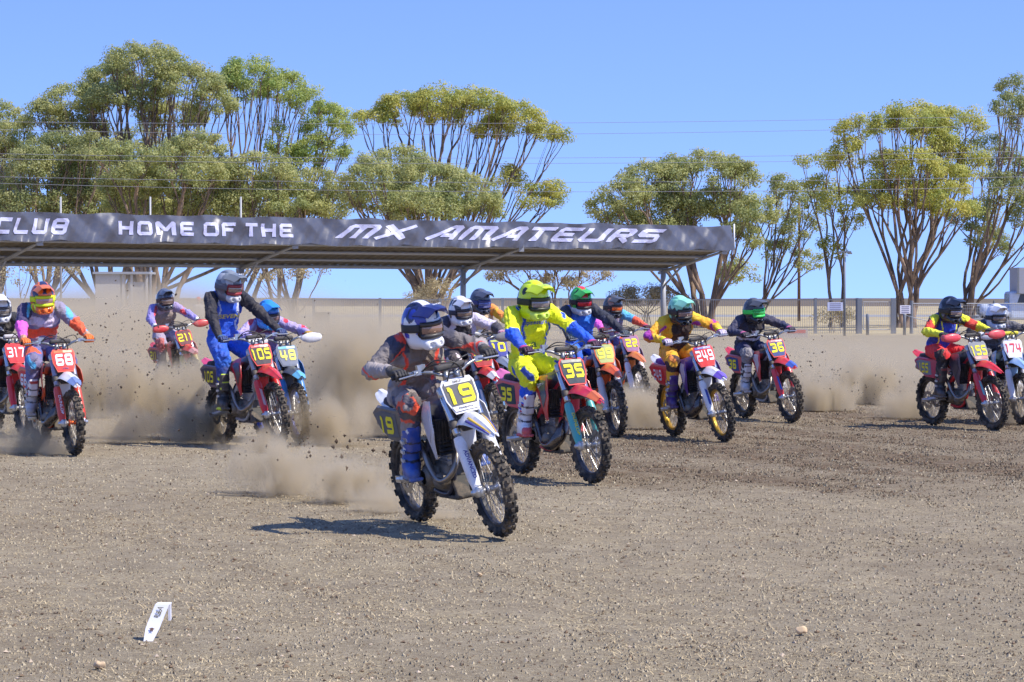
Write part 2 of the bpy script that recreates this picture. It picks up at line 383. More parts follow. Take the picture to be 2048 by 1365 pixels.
def chunks(n, pos, size, flat=.7):     # irregular lumps: jittered octahedra
    o = np.array([[1, 0, 0], [-1, 0, 0], [0, 1, 0], [0, -1, 0], [0, 0, 1], [0, 0, -1]], float)
    f = np.array([[0, 2, 4], [2, 1, 4], [1, 3, 4], [3, 0, 4], [2, 0, 5], [1, 2, 5], [3, 1, 5], [0, 3, 5]])
    v = o[None]*(.6+.6*rng.random((n, 6, 1)))+rng.normal(0, .16, (n, 6, 3)); a = rng.random(n)*6.28; c, s = np.cos(a), np.sin(a)
    x = v[..., 0]*c[:, None]-v[..., 1]*s[:, None]; y = v[..., 0]*s[:, None]+v[..., 1]*c[:, None]
    v = np.stack([x, y, v[..., 2]*flat], -1)*size[:, None, None]+pos[:, None]
    return v.reshape(-1, 3), (f[None]+6*np.arange(n)[:, None, None]).reshape(-1, 3)
def scatter_ground():
    soil = M(S(112, 92, 72), .95, 0, .5, 'clod'); stone = M(S(190, 172, 150), .9, 0, .4, 'pale_stone')
    n = 62000; y = 10.5+44*rng.random(n)**1.4; x = (rng.random(n)*2-1)*(y*.2+.4)
    k = churn(x, y); keep = rng.random(n) < (.16+.84*k); x, y, k = x[keep], y[keep], k[keep]; n = len(x)
    size = .004+.012*rng.random(n)**4+.016*k*rng.random(n)**2
    v, f = chunks(n, np.stack([x, y, ground_z(x, y)+size*.25], -1), size)
    tag(ob('clods', fastmesh('clods', v, f, False), soil), 'small dark soil clods strewn over the track', kind='stuff')
    # crumbs: half-buried little pyramids of the soil itself
    n = 230000; y = 10.4+40*rng.random(n)**1.75; x = (rng.random(n)*2-1)*(y*.2+.4); k = churn(x, y)
    keep = rng.random(n) < .55+.45*k+.5*vnoise(x/.8, y/.8, 31); x, y, k = x[keep], y[keep], k[keep]; n = len(x); sz = (.0045+.010*rng.random(n)**3+.007*k*rng.random(n))*(.75+y/60)
    a = rng.random((n, 3))*.9+np.array([0, 2.09, 4.19])[None]; rr = sz[:, None]*(.8+.6*rng.random((n, 3))); z0 = ground_z(x, y)
    base = np.stack([x[:, None]+rr*np.cos(a), y[:, None]+rr*np.sin(a), np.repeat((z0-.002)[:, None], 3, 1)], -1); apex = np.stack([x+sz*(rng.random(n)-.5)*.8, y+sz*(rng.random(n)-.5)*.8, z0+sz*(.55+.6*rng.random(n))], -1)[:, None]
    v = np.concatenate([base, apex], 1).reshape(-1, 3); f = (np.array([[0, 1, 3], [1, 2, 3], [2, 0, 3]])[None]+4*np.arange(n)[:, None, None]).reshape(-1, 3)
    me = fastmesh('soil_crumbs', v, f, False); tn = np.clip(.5+.28*rng.normal(0, 1, n)-.45*k, 0, 1); at_ = me.attributes.new('tone', 'FLOAT', 'POINT'); at_.data.foreach_set('value', np.repeat(tn, 4).astype(np.float32))
    m, t, b = newmat('crumbled_soil'); at2 = nd(t, 'ShaderNodeAttribute', attribute_name='tone'); t.links.new(mixc(t, at2.outputs['Fac'], S(106, 93, 76), S(178, 166, 141)), b.inputs['Base Color']); b.inputs['Roughness'].default_value = .95; b.inputs['Specular IOR Level'].default_value = .15
    tag(ob('soil_crumbs', me, m), 'crumbled dry soil covering the track', kind='stuff')
    n = 1500; y = 10.5+22*rng.random(n)**1.4; x = (rng.random(n)*2-1)*(y*.2+.4); size = .005+.012*rng.random(n)**4
    v, f = chunks(n, np.stack([x, y, ground_z(x, y)+size*.25], -1), size)
    tag(ob('gravel', fastmesh('gravel', v, f, False), stone), 'pale pebbles strewn over the track', kind='stuff')
    n = 30000; y = 10.5+12*rng.random(n)**1.3; x = (rng.random(n)*2-1)*(y*.2+.4)
    keep = vnoise(x/1.2, y/1.0, 12)+.25*(rng.random(n)-.3) > -.05; x, y = x[keep], y[keep]; n = len(x)
    a = rng.random(n)*6.28; l = .015+.035*rng.random(n); wd = .0012+.001*rng.random(n); d = np.stack([np.cos(a), np.sin(a), .5*(rng.random(n)-.2)], -1); s = np.stack([-np.sin(a), np.cos(a), 0*a], -1)
    p = np.stack([x, y, ground_z(x, y)+.006], -1)
    q = np.stack([p-s*wd[:, None], p+s*wd[:, None], p+d*l[:, None]+s*wd[:, None]*.4, p+d*l[:, None]-s*wd[:, None]*.4], 1).reshape(-1, 3)
    tag(ob('dry_grass', fastmesh('dry_grass', q, np.arange(4*n).reshape(-1, 4), False), M(S(214, 192, 148), .9, 0, .2, 'straw')), 'broken dry straw lying on the dirt', kind='stuff')
    for (px, py, r, lab) in ((1602, 1266, .028, 'pale buff stone lying alone on the dirt at lower right'), (198, 1336, .026, 'pale buff stone at the bottom left corner of the dirt'), (958, 1152, .016, 'small whitish stone on the dirt in front of the white bike')):
        F = Field((-.06,)*3, (.06,)*3, .006); F.ell((0, 0, 0), (r, r*.8, r*.65), .01); F.box((r*.3, 0, r*.1), (r*.7, r*.6, r*.5), .006, .01)
        v, f = F.net(); v += .003*np.sin(v[:, [1, 2, 0]]*170+px)
        o = ob('stone', fastmesh('stone', v, f), M(S(205, 178, 142), .9, 0, .3, 'buff_stone')); g = G(px, py); o.location = (g.x, g.y, r*.45); tag(o, lab, 'stone', 'loose stones on the track')
scatter_ground()
def strip(name, y0, y1, z, mat, label, x=1500):
    tag(ob(name, MB().add([(-x, y0, z), (x, y0, z), (x, y1, z), (-x, y1, z)], [(0, 1, 2, 3)]).mesh(name), mat), label, kind='structure')
strip('road', 262, 300, .004, M(S(140, 139, 138), .9, 0, .2, 'asphalt'), 'pale grey road crossing the paddock behind the fence')
def embankment():
    xs = np.linspace(-900, 900, 361); v = []; f = []
    for i, x in enumerate(xs):
        h = 2.0+.5*float(vnoise(np.array([x/30]), np.array([.5]), 4)[0])
        v += [(x, 690, 0), (x, 700, h), (x, 706, h), (x, 716, 0)]
    for i in range(360):
        for k in range(3): f.append((4*i+k, 4*i+4+k, 4*i+5+k, 4*i+1+k))
    tag(ob('hills', mesh('hills', v, f), M(S(96, 86, 74), .95, 0, .3, 'far_scrub')), 'low brown rise along the horizon', kind='structure')
embankment()
# ------------------------------------------------------------------ start shelter with banner
GALV = M(S(166, 168, 172), .5, .15, .15, 'galvanised_steel'); GREY = M(S(112, 117, 126), .5, .1, .2, 'grey_steel')
def shelter():
    Ob = Vector((6.6, 114.3, 0)); U = Vector((-.82, -.574, 0)).normalized(); Nn = Vector((-U.y, U.x, 0)); Nn = Nn if Nn.y < 0 else -Nn
    LEN = 39.0; W = 4.0
    pt = lambda s, wd, z: Ob+U*s+Nn*wd+Vector((0, 0, z)); zr = lambda wd: 2.97+.19*wd
    root = empty('start_shelter'); root.location = Ob; root.matrix_world = Matrix.Translation(Ob)
    tag(root, 'long cantilevered steel shelter over the start line with a printed banner', 'shelter')
    inv = Matrix.Translation(-Ob)
    def put(name, mb, mat, parent=root, smooth=False):
        me = mb.mesh(name, smooth); me.transform(inv); return ob(name, me, mat, parent)
    rows = []
    n = 400
    for i in range(n+1):
        s = LEN*i/n; dz = .02*(1 if (i//2) % 2 else -1); rows.append([pt(s, wd, zr(wd)+.07+dz) for wd in (-.15, 1, 2, 3, W)])
    put('roof', MB().grid(rows, .012), M(S(112, 106, 96), .6, .2, .3, 'roof_sheet'))
    for wd, r in ((.0, .075), (1.25, .055), (2.6, .065), (W-.05, .06)):
        put('purlin', MB().tube([pt(0, wd, zr(wd)-.03), pt(LEN, wd, zr(wd)-.03)], r, 10), GALV, smooth=True)
    for s in (.25, 10.45, 20.6, 30.8):
        put('post', MB().tube([pt(s, 0, 0), pt(s, 0, 2.95)], .115, 14), GALV, smooth=True)
        mb = MB(); mb.tube([pt(s, -.3, zr(-.3)-.12), pt(s, 1.5, zr(1.5)-.11), pt(s, W+.05, zr(W)-.08)], [.07, .08, .05], 8); put('rafter', mb, GALV, smooth=True)
        put('brace', MB().tube([pt(s, .05, 2.25), pt(s, 1.35, zr(1.35)-.1)], .045, 8), GALV, smooth=True)
        put('bracket', MB().box(pt(s, W+.06, zr(W)-.06), (.1, .1, .14)), GALV)
    B0 = pt(0, W+.1, 0)
    def disp(s, z):      # folds of the hanging vinyl: creases fanning from the eyelets
        s = np.asarray(s, float); z = np.asarray(z, float); t = (z-3.7)/1.0
        tri = lambda a: np.abs((a % 1)-.5)*2
        d = .17*tri(s*.42+.5*t+.15*np.sin(s*1.3))*(1-t*.5)+.13*tri(s*.71-.8*t+.3)*(.25+.75*t)+.1*tri(s*1.9+.9*t)*(1-t)+.12*vnoise(s*1.1, t*2+s*.5, 21)
        return d
    top = lambda s: 4.70-.05*np.abs(np.sin(s*.9))+.02*np.sin(s*2.9+1); bot = lambda s: 3.72-.07*np.abs(np.sin(s*1.55+.4))+.025*np.sin(s*1.3)
    ns, nz = 900, 14; Sg, Tg = np.meshgrid(np.linspace(-.02, LEN, ns), np.linspace(0, 1, nz), indexing='ij')
    Zg = bot(Sg)+(top(Sg)-bot(Sg))*Tg; D = disp(Sg, Zg)
    u = np.array(U); nn = np.array(Nn); b0 = np.array(B0)
    V = b0+Sg[..., None]*u+D[..., None]*nn; V[..., 2] = Zg
    i = (np.arange(ns-1)[:, None]*nz+np.arange(nz-1)[None]); me = fastmesh('banner', V.reshape(-1, 3)-np.array(Ob), np.stack([i, i+nz, i+nz+1, i+1], -1).reshape(-1, 4))
    ban = ob('banner', me, M(S(84, 88, 104), .34, 0, .12, 'dark_vinyl'), root); ban['label'] = 'dark wrinkled vinyl banner with pale lettering'
    def s_of(px):
        k = (px-1024)/FPX; return (k*B0.y-B0.x)/(U.x-k*U.y)
    ink = M(S(190, 192, 226), .45, 0, .1, 'banner_ink')
    for body, x0, x1, zc, hh, sh, bold in (('CLUB', -14, 134, 4.2, .56, .3, .025), ('HOME', 233, 384, 4.19, .5, 0, .025), ('OF', 404, 466, 4.19, .5, 0, .025), ('THE', 486, 581, 4.19, .5, 0, .025), ('MX', 665, 832, 4.2, .6, .6, .02), ('AMATEURS', 848, 1328, 4.2, .6, .6, .02)):
        sa, sb = s_of(x0), s_of(x1); tm = block_mesh(body.replace('M', 'm') if sh > .4 else body, sa-sb, hh, .25, .3 if sh < .4 else .22, sh)
        bm = bmesh.new(); bm.from_mesh(tm)
        bmesh.ops.triangulate(bm, faces=bm.faces)
        for _ in range(3):
            ed = [e for e in bm.edges if e.calc_length() > .16]
            if ed: bmesh.ops.subdivide_edges(bm, edges=ed, cuts=1); bmesh.ops.triangulate(bm, faces=bm.faces)
        mid = (sa+sb)/2
        for v in bm.verts:
            s = mid-v.co.x; z = zc+v.co.y; d = float(disp(s, z))+.022
            v.co = B0+U*s+Nn*d+Vector((0, 0, z))-Ob
        bm.to_mesh(tm); bm.free()
        o = ob('lettering', tm, ink, ban); o['label'] = 'pale block letters printed on the banner'
    put('end_pole', MB().tube([pt(-.22, W+.1, 3.55), pt(-.22, W+.1, 4.78)], .035, 8), M(S(225, 226, 228), .5, .2, .1, 'white_steel'), smooth=True)
    put('end_flap', MB().add([pt(0, W+.12, 3.7), pt(0, W+.12, 4.68), pt(.03, W-.5, 4.3), pt(.03, W-.5, 3.72)], [(0, 1, 2, 3)]), M(S(66, 68, 78), .38, 0, .12, 'dark_vinyl'))
shelter()
for i, (px, lab) in enumerate(((122, 'thin steel pole rising behind the word club'), (301, 'thin steel pole rising above the word home'), (482, 'thin steel pole rising above the word of'))):
    b = P(px, 640, 126); top = P(px, 394, 126).z
    o = ob('steel_pole', MB().tube([(0, 0, 0), (0, 0, top*.6), (0, 0, top)], [.06, .05, .045], 8).mesh('steel_pole', True), GALV); o.location = (b.x, 126, 0); tag(o, lab, 'pole', 'poles behind the shelter')
# ------------------------------------------------------------------ fences
def fences():
    Y = 132.0; X = lambda px: (px-1024)/FPX*Y; H = 1.71
    root = empty('picket_fence'); root.location = (X(1100), Y, 0); tag(root, 'long grey steel picket fence behind the start area', 'fence')
    def put(name, mb, parent, loc, mat=GREY): o = ob(name, mb.mesh(name), mat, parent); o.location = Vector(loc)-parent.location; return o
    px = [520, 628, 760, 880, 1005, 1122, 1243, 1370, 1503, 1631, 1714]
    pm = MB().box((0, 0, H/2+.01), (.065, .065, H/2+.03)).mesh('post')
    for p in px: o = ob('post', pm, GREY, root); o.location = (X(p)-root.location.x, 0, 0)
    for z in (.18, 1.66): put('rail', MB().box((0, 0, 0), ((X(1714)-X(520))/2, .022, .025)), root, ((X(520)+X(1714))/2, Y, z))
    km = MB().box((0, 0, .83), (.008, .008, .86)).mesh('picket'); n = 268; dark = M(S(116, 120, 128), .5, .1, .2, 'picket_steel')
    for i in range(n):
        o = ob('picket', km, dark, root); o.location = (X(520)+(X(1714)-X(520))*(i+.5)/n-root.location.x, -.04, 0)
    g = empty('steel_gate'); g.location = (X(1752), Y, 0); tag(g, 'tubular steel gate with fine mesh between two square posts', 'gate')
    for p in (1719, 1787): put('post', MB().box((0, 0, .86), (.12, .1, .88)), g, (X(p), Y, 0))
    a, b = X(1727), X(1780)
    put('gate_frame', MB().tube([(a, 0, .2), (b, 0, .2), (b, 0, 1.55), (a, 0, 1.55), (a, 0, .19)], .03, 6), g, (0, Y, 0), GALV)
    mb = MB()
    for i in range(1, 14): mb.box((a+(b-a)*i/14, 0, .87), (.006, .006, .66))
    s = put('mesh_infill', mb, g, (0, Y, 0), GALV); s['kind'] = 'stuff'
    wf = empty('wire_fence'); wf.location = (X(1950), Y, 0); tag(wf, 'pale wire mesh fence with round top rail in front of the truck', 'fence')
    for p in (1823, 1988, 2090): put('post', MB().tube([(0, 0, 0), (0, 0, 1.62)], .09 if p == 1823 else .05, 8), wf, (X(p), Y, 0), GREY)
    put('rail', MB().tube([(X(1823), 0, 1.47), (X(2090), 0, 1.47)], .028, 6), wf, (0, Y, 0), GALV)
    mb = MB()
    for i in range(66): mb.box((X(1823)+(X(2090)-X(1823))*(i+.5)/66, 0, .75), (.005, .005, .72))
    for i in range(9): mb.box(((X(1823)+X(2090))/2, 0, .1+i*.16), ((X(2090)-X(1823))/2, .004, .005))
    s = put('wire_mesh', mb, wf, (0, Y, 0), GALV); s['kind'] = 'stuff'
    for p, h, lab in ((1735, 1.0, 'short round grey bollard in front of the gate'), (1809, 1.0, 'short round grey bollard below the white square sign')):
        q = P(p, 660, 127); o = ob('bollard', MB().tube([(0, 0, 0), (0, 0, h-.04), (0, 0, h)], [.075, .075, .05], 10).mesh('bollard', True), GREY); o.location = (q.x, 127, 0); tag(o, lab, 'bollard', 'bollards at the gate')
    q0 = P(1811, 641, 127); pts = [Vector((q0.x+i*.5, 127, .93-.28*math.sin(math.pi*(i % 7)/7)-.02*i)) for i in range(15)]
    tag(ob('chain', MB().tube(pts, .022, 5).mesh('chain', True), GALV), 'pale sagging chain running right from the bollard', 'chain')
    for (x0, y0, x1, y1, c, lab) in ((1655, 605, 1686, 622, S(188, 194, 220), 'pale blue rectangular sign fixed to the picket fence'), (1800, 611, 1821, 628, S(222, 218, 226), 'white square sign beside the gate post')):
        a = P(x0, y1, Y-.1); b = P(x1, y0, Y-.1); mb = MB().box(((a.x+b.x)/2, Y-.1, (a.z+b.z)/2), ((b.x-a.x)/2, .015, (b.z-a.z)/2)); r = empty('sign'); r.location = ((a.x+b.x)/2, Y-.1, a.z)
        tag(r, lab, 'sign'); inv = Matrix.Translation(-r.location); me = mb.mesh('sign_board'); me.transform(inv); ob('sign_board', me, M(c, .5, 0, .1, 'sign_paint'), r)
        mb = MB()
        for k in range(4): mb.box(((a.x+b.x)/2, Y-.118, a.z+(b.z-a.z)*(k+.6)/4.4), ((b.x-a.x)*.36, .002, .02))
        me = mb.mesh('printed_lines'); me.transform(inv); ob('printed_lines', me, M(S(120, 120, 150), .5, 0, .1, 'sign_print'), r)
    q = P(1588, 661, 118); r = empty('barrier_board'); r.location = (q.x, 118, 0); tag(r, 'low red and white board lying at the foot of the fence', 'barrier')
    ob('board', MB().box((0, 0, .2), (.6, .06, .2)).mesh('board'), M(S(176, 164, 156), .6, 0, .5, 'board_white'), r); ob('stripe', MB().box((.1, -.064, .27), (.4, .004, .07)).mesh('stripe'), M(S(190, 70, 70), .6, 0, .4, 'board_red'), r)
    q = P(645, 640, 122); r = empty('rubbish_bin'); r.location = (q.x, 122, 0); tag(r, 'dark square rubbish bin in the dust by the fence', 'bin')
    ob('body', MB().box((0, 0, .52), (.3, .3, .5), None, 1.12).mesh('body'), M(S(70, 74, 72), .6, 0, .4, 'bin_plastic'), r); ob('lid', MB().box((0, 0, 1.06), (.36, .36, .035)).mesh('lid'), M(S(60, 64, 62), .6, 0, .4, 'bin_lid'), r)
fences()
def poles():
    b = P(1689, 690, 124); r = empty('light_pole'); r.location = (b.x, 124, 0); tag(r, 'slim grey light pole with a flat crossarm before the fence', 'light pole')
    zt = P(0, 504, 124).z; ob('pole', MB().tube([(0, 0, 0), (0, 0, zt)], [.06, .045], 8).mesh('pole', True), GREY, r)
    ob('crossarm', MB().box((0, 0, zt), (.3, .05, .03)).mesh('crossarm'), GREY, r)
    for s in (-1, 1): ob('lamp_head', MB().box((s*.24, -.06, zt-.07), (.09, .1, .035), None, .8).mesh('lamp_head'), M(S(90, 80, 70), .5, .2, .2, 'lamp_case'), r)
    q = P(1598, 600, 210); z = P(0, 400, 210).z; o = ob('power_pole', MB().tube([(0, 0, 0), (0, 0, z)], [.13, .09], 8).mesh('power_pole', True), M(S(104, 80, 62), .9, 0, .2, 'old_timber')); o.location = (q.x, 210, 0); tag(o, 'dark brown timber power pole among the trees', 'pole')
    wire = M(S(150, 152, 160), .5, .3, 0, 'aluminium_wire')
    for i, (a, b, c) in enumerate(((244, 246, 232), (260, 268, 250), (308, 316, 303), (318, 327, 315), (354, 365, 354), (367, 384, 374))):
        co = np.polyfit([0, 1160, 2048], [a, b, c], 2); pts = [P(x, float(np.polyval(co, x)), 138) for x in np.linspace(-150, 2200, 30)]
        o = ob('power_cable', MB().tube(pts, .011, 5).mesh('power_cable', True), wire)
        tag(o, ('topmost', 'second from top', 'third from top', 'fourth from top', 'fifth from top', 'lowest')[i]+' of the six power cables strung across the sky', 'cable', 'overhead power cables')
poles()
# ------------------------------------------------------------------ shed, truck
def shed():
    Y = 122.0; c = P(248, 600, Y); r = empty('shed'); r.location = (c.x, Y, 0); tag(r, 'small pale grey booth with an open doorway standing in the dust', 'shed')
    wl = M(S(188, 184, 178), .7, 0, .35, 'shed_sheet'); k = Y/FPX; x0, x1 = (197-248)*k, (301-248)*k; H = P(0, 549, Y).z
    ob('wall', MB().box((x0+.55, 0, H/2), (.55, .9, H/2)).mesh('wall'), wl, r)
    for x in (x0+1.25, x0+1.62, x1-.05): ob('post', MB().box((x, -.85, H/2), (.05, .05, H/2)).mesh('post'), wl, r)
    ob('back_panel', MB().box(((x0+1.15+x1)/2, .86, .5), ((x1-x0-1.15)/2, .03, .5)).mesh('back_panel'), wl, r)
    ob('roof', MB().box(((x0+x1)/2, 0, H+.05), ((x1-x0)/2+.1, 1.05, .05)).mesh('roof'), GALV, r)
    ob('door', MB().box((x1-.5, -.84, H*.45), (.38, .02, H*.42)).mesh('door'), M(S(160, 158, 156), .7, 0, .35, 'shed_door'), r)
shed()
def truck():
    Y = 142.0; k = Y/FPX; g = P(2000, 660, Y); r = empty('truck'); r.location = (g.x, Y, 0); tag(r, 'old pale blue bonneted truck with a tall grey box body', 'truck')
    X = lambda px: (px-2000)*k; paint = M(S(196, 206, 224), .35, .1, .3, 'truck_paint'); box = M(S(150, 154, 168), .6, .1, .3, 'box_body')
    F = Field((-1.6, -1.1, .4), (2.4, 1.1, 2.4), .05)
    F.box((-.2, 0, 1.15), (.95, .55, .33), .18, .1); F.box((1.0, 0, 1.35), (.65, .85, .75), .15, .1)
    for s in (-1, 1): F.ell((-.35, s*.72, 1.0), (.72, .26, .42), .1); F.cap((-.35, s*.72, .62), (-.35, s*1.3, .62), .46, .46, .02, True)
    v, f = F.net(); ob('cab', fastmesh('cab', v, f), paint, r)
    ob('window', MB().prism([(.75, 1.5), (1.45, 1.5), (1.4, 1.95), (.9, 1.95)], -.87, -.855).mesh('window'), M(S(60, 66, 76), .1, 0, .1, 'truck_glass'), r)
    ob('windscreen', MB().add([(.338, -.7, 1.5), (.338, .7, 1.5), (.338, .65, 1.98), (.338, -.65, 1.98)], [(0, 1, 2, 3)]).mesh('windscreen'), M(S(60, 66, 76), .1, 0, .1, 'truck_glass'), r)
    ob('bumper', MB().box((-1.25, 0, .72), (.07, .95, .1)).mesh('bumper'), GREY, r); ob('grille', MB().box((-1.165, 0, 1.1), (.02, .4, .22)).mesh('grille'), M(S(60, 62, 66), .5, .3, .2, 'grille'), r)
    ob('chassis', MB().box((2.4, 0, .75), (3.4, .4, .12)).mesh('chassis'), M(S(50, 50, 52), .7, 0, .3, 'chassis'), r)
    x0 = X(2027); zt = P(0, 536, Y).z
    ob('box_body', MB().prism([(x0, 2.0), (x0+1.35, 1.95), (x0+1.45, .95), (x0+5.5, .95), (x0+5.5, zt), (x0, zt)], -1.15, 1.15).mesh('box_body'), box, r)
    ob('box_rib', MB().box((x0+.02, -1.17, (2.0+zt)/2), (.05, .03, (zt-2)/2)).mesh('box_rib'), GREY, r)
    wm = MB().revolve([(.24, -.13), (.4, -.14), (.46, -.1), (.46, .1), (.4, .14), (.24, .13)], 24).mesh('wheel', True); hm = MB().revolve([(.0, -.06), (.2, -.1), (.25, -.12), (.25, .1), (0, .1)], 16, closed=False).mesh('rim', True)
    for x in (-.35, 3.6):
        for s in (-1, 1):
            o = ob('wheel', wm, M((.03, .03, .03), .8, 0, .5, 'truck_tyre'), r); o.location = (x, s*.8, .46); ob('rim', hm, GALV, o)
truck()
# ------------------------------------------------------------------ trees
def leaf_mat(name, c1, c2, c3):
    m, t, b = newmat(name); L = t.links; tc = nd(t, 'ShaderNodeTexCoord'); at = nd(t, 'ShaderNodeAttribute', attribute_name='tone')
    n = nd(t, 'ShaderNodeTexNoise', Scale=.45, Detail=3.0); L.new(tc.outputs['Object'], n.inputs['Vector'])
    c = mixc(t, ramp(t, n.outputs[0], .38, .62), c1, c2); c = mixc(t, at.outputs['Fac'], c, c3); L.new(c, b.inputs['Base Color'])
    b.inputs['Roughness'].default_value = .55
    tr = nd(t, 'ShaderNodeBsdfTranslucent'); L.new(c, tr.inputs[0]); mx = nd(t, 'ShaderNodeMixShader'); mx.inputs[0].default_value = .5
    L.new(b.outputs[0], mx.inputs[1]); L.new(tr.outputs[0], mx.inputs[2]); L.new(mx.outputs[0], t.nodes['Material Output'].inputs[0]); return m
LEAF = {'olive': leaf_mat('olive_leaf', S(168, 174, 112), S(150, 162, 104), S(200, 196, 128)), 'green': leaf_mat('green_leaf', S(142, 168, 90), S(162, 178, 98), S(196, 200, 116)),
        'yellow': leaf_mat('yellow_leaf', S(180, 182, 96), S(154, 168, 90), S(216, 206, 110)), 'grey': leaf_mat('grey_leaf', S(176, 164, 132), S(156, 148, 120), S(198, 182, 144)), 'dark': leaf_mat('dark_leaf', S(138, 152, 98), S(150, 158, 104), S(184, 182, 120))}
def bark_mat():
    m, t, b = newmat('gum_bark'); L = t.links; tc = nd(t, 'ShaderNodeTexCoord'); mp = nd(t, 'ShaderNodeMapping'); mp.inputs['Scale'].default_value = (1, 1, .25); L.new(tc.outputs['Object'], mp.inputs[0])
    n = nd(t, 'ShaderNodeTexNoise', Scale=3.0, Detail=6.0); L.new(mp.outputs[0], n.inputs['Vector'])
    c = mixc(t, ramp(t, n.outputs[0], .4, .6), S(96, 82, 72), S(146, 124, 106)); L.new(c, b.inputs['Base Color']); b.inputs['Roughness'].default_value = .85; return m
BARK = bark_mat()
def kmeans(p, k):
    c = p[rng.choice(len(p), k, replace=False)]
    for _ in range(6):
        a = ((p[:, None]-c[None])**2).sum(-1).argmin(1)
        for j in range(k):
            if (a == j).any(): c[j] = p[a == j].mean(0)
    return a
def tree(label, bpx, Y, lobes, leaf, trunks=3, name='gum_tree', dens=1.0, leafn=125, rk=1.0, cat='tree', spread=.5, lsize=1.0):
    k = Y/FPX; base = Vector(((bpx-1024)*k, Y, 0)); root = empty(name); root.location = base; tag(root, label, cat, 'gum trees behind the fence' if cat == 'tree' else 'scrub behind the fence')
    cl = []
    for lb in lobes:
        px, py, rx, ry = lb[:4]; c = np.array(P(px, py, Y))-np.array(base); a, bz = rx*k*1.0, ry*k*1.1; dd = a*.75; dy = rng.normal(0, 1)*min(a, 1.5)
        n = max(4, int(dens*3.7*(a*dd+a*bz)/.45))
        th = rng.random(n)*6.283; z = rng.random(n)*1.45-.45; rr = np.sqrt(np.clip(1-z*z, 0, 1))*(.6+.4*rng.random(n)**.5)
        cl.append(np.stack([c[0]+rr*np.cos(th)*a, c[1]+dy+rr*np.sin(th)*dd, c[2]+z*bz*(.7+.45*rng.random(n))-.3*bz], -1))
    cl = np.concatenate(cl); mb = MB()
    def limb(a, b, ra, rb, n=6):
        a = np.array(a); b = np.array(b); L = np.linalg.norm(b-a); q = []
        sag = np.array([0, 0, -.1*L*(1-abs((b-a)[2])/(L+1e-6))]); ph = rng.normal(0, .045*L, 3)
        for i in range(4):
            t = i/3; q.append(a+(b-a)*t+sag*4*t*(1-t)*.6+ph*math.sin(math.pi*t))
        mb.tube(q, [ra+(rb-ra)*i/3 for i in range(4)], n, cap=False)
    rad = lambda n: rk*(.009+.0125*n**.54)
    def grow(p, idx, lvl):
        n = len(idx)
        if n <= 2:
            for i in idx: limb(p, cl[i], rad(1)*1.1, .008, 4)
            return
        a = kmeans(cl[idx], 3 if (n > 14 and rng.random() < .3) else 2)
        for j in set(a):
            sub = idx[a == j]; c = cl[sub].mean(0); c[2] -= .35*(c[2]-p[2])*.6 if lvl < 3 else .1
            q = p+(c-p)*((.42+.15*rng.random()) if len(sub) > 2 else .6); limb(p, q, rad(n)*.92, rad(len(sub)), 6 if lvl < 3 else 4); grow(q, sub, lvl+1)
    idx = np.arange(len(cl)); A = kmeans(cl*np.array([1, 1, .3]), min(trunks, len(cl)))
    zmin = cl[:, 2].min()
    for j in set(A):
        sub = idx[A == j]; c = cl[sub].mean(0); st = np.array([rng.normal(0, .14)*trunks**.5, rng.normal(0, .2), -.05])
        st[0] += .06*c[0]; f = .16+.14*rng.random(); q = np.array([st[0]+(c[0]-st[0])*f*spread*1.3, st[1]+(c[1]-st[1])*f, max(.8, c[2]*f)])
        limb(st, q, rad(len(sub))*1.35, rad(len(sub)), 8); grow(q, sub, 0)
    ob('trunk', mb.mesh('trunk', True, False), BARK, root)
    nl = int(leafn); n = len(cl)*nl; ctr = np.repeat(cl, nl, 0); rc = np.repeat(.42+.34*rng.random(len(cl)), nl)
    d = rng.normal(0, 1, (n, 3)); d /= np.linalg.norm(d, axis=1)[:, None]; d *= (rng.random(n)**.45)[:, None]; d[:, 2] = d[:, 2]*.62
    p = ctr+d*rc[:, None]; ln = (.085+.085*rng.random(n))*lsize; wd = ln*(.26+.12*rng.random(n))
    nv = d*1.6+rng.normal(0, .38, (n, 3)); nv[:, 2] += .35; nv /= np.linalg.norm(nv, axis=1)[:, None]; ax = np.cross(nv, rng.normal(0, 1, (n, 3))); ax /= np.linalg.norm(ax, axis=1)[:, None]; sd = np.cross(ax, nv); sd /= np.linalg.norm(sd, axis=1)[:, None]
    q = np.stack([p-ax*ln[:, None]*.5, p+sd*wd[:, None], p+ax*ln[:, None]*.5, p-sd*wd[:, None]], 1).reshape(-1, 3)
    me = fastmesh('crown', q, np.arange(4*n).reshape(-1, 4), False)
    tone = np.clip(np.repeat(rng.random(len(cl)), nl)*.8+.25*rng.random(n)-.15, 0, 1); a = me.attributes.new('tone', 'FLOAT', 'POINT'); a.data.foreach_set('value', np.repeat(tone, 4).astype(np.float32))
    ob('crown', me, LEAF[leaf], root)
tree('huge spreading olive gum tree behind the words home of the', 290, 168, [(300, 125, 85, 38), (215, 155, 60, 36), (385, 170, 75, 40), (140, 195, 72, 32), (90, 225, 45, 24), (265, 190, 80, 34), (430, 205, 45, 34), (340, 225, 70, 26), (150, 245, 60, 24)], 'olive', 6, dens=1.25)
tree('dusty olive gum tree filling the space above the word home', 320, 158, [(345, 335, 110, 48), (265, 355, 70, 42), (425, 345, 65, 40), (400, 285, 50, 28), (300, 395, 110, 40), (410, 400, 80, 36), (230, 300, 45, 26)], 'olive', 5, dens=1.15)
tree('gum tree with a dark dense crown above the word club', 90, 162, [(110, 290, 75, 38), (60, 325, 55, 40), (150, 340, 60, 40), (50, 385, 80, 46), (150, 400, 80, 42), (185, 290, 40, 30)], 'dark', 5, dens=1.1)
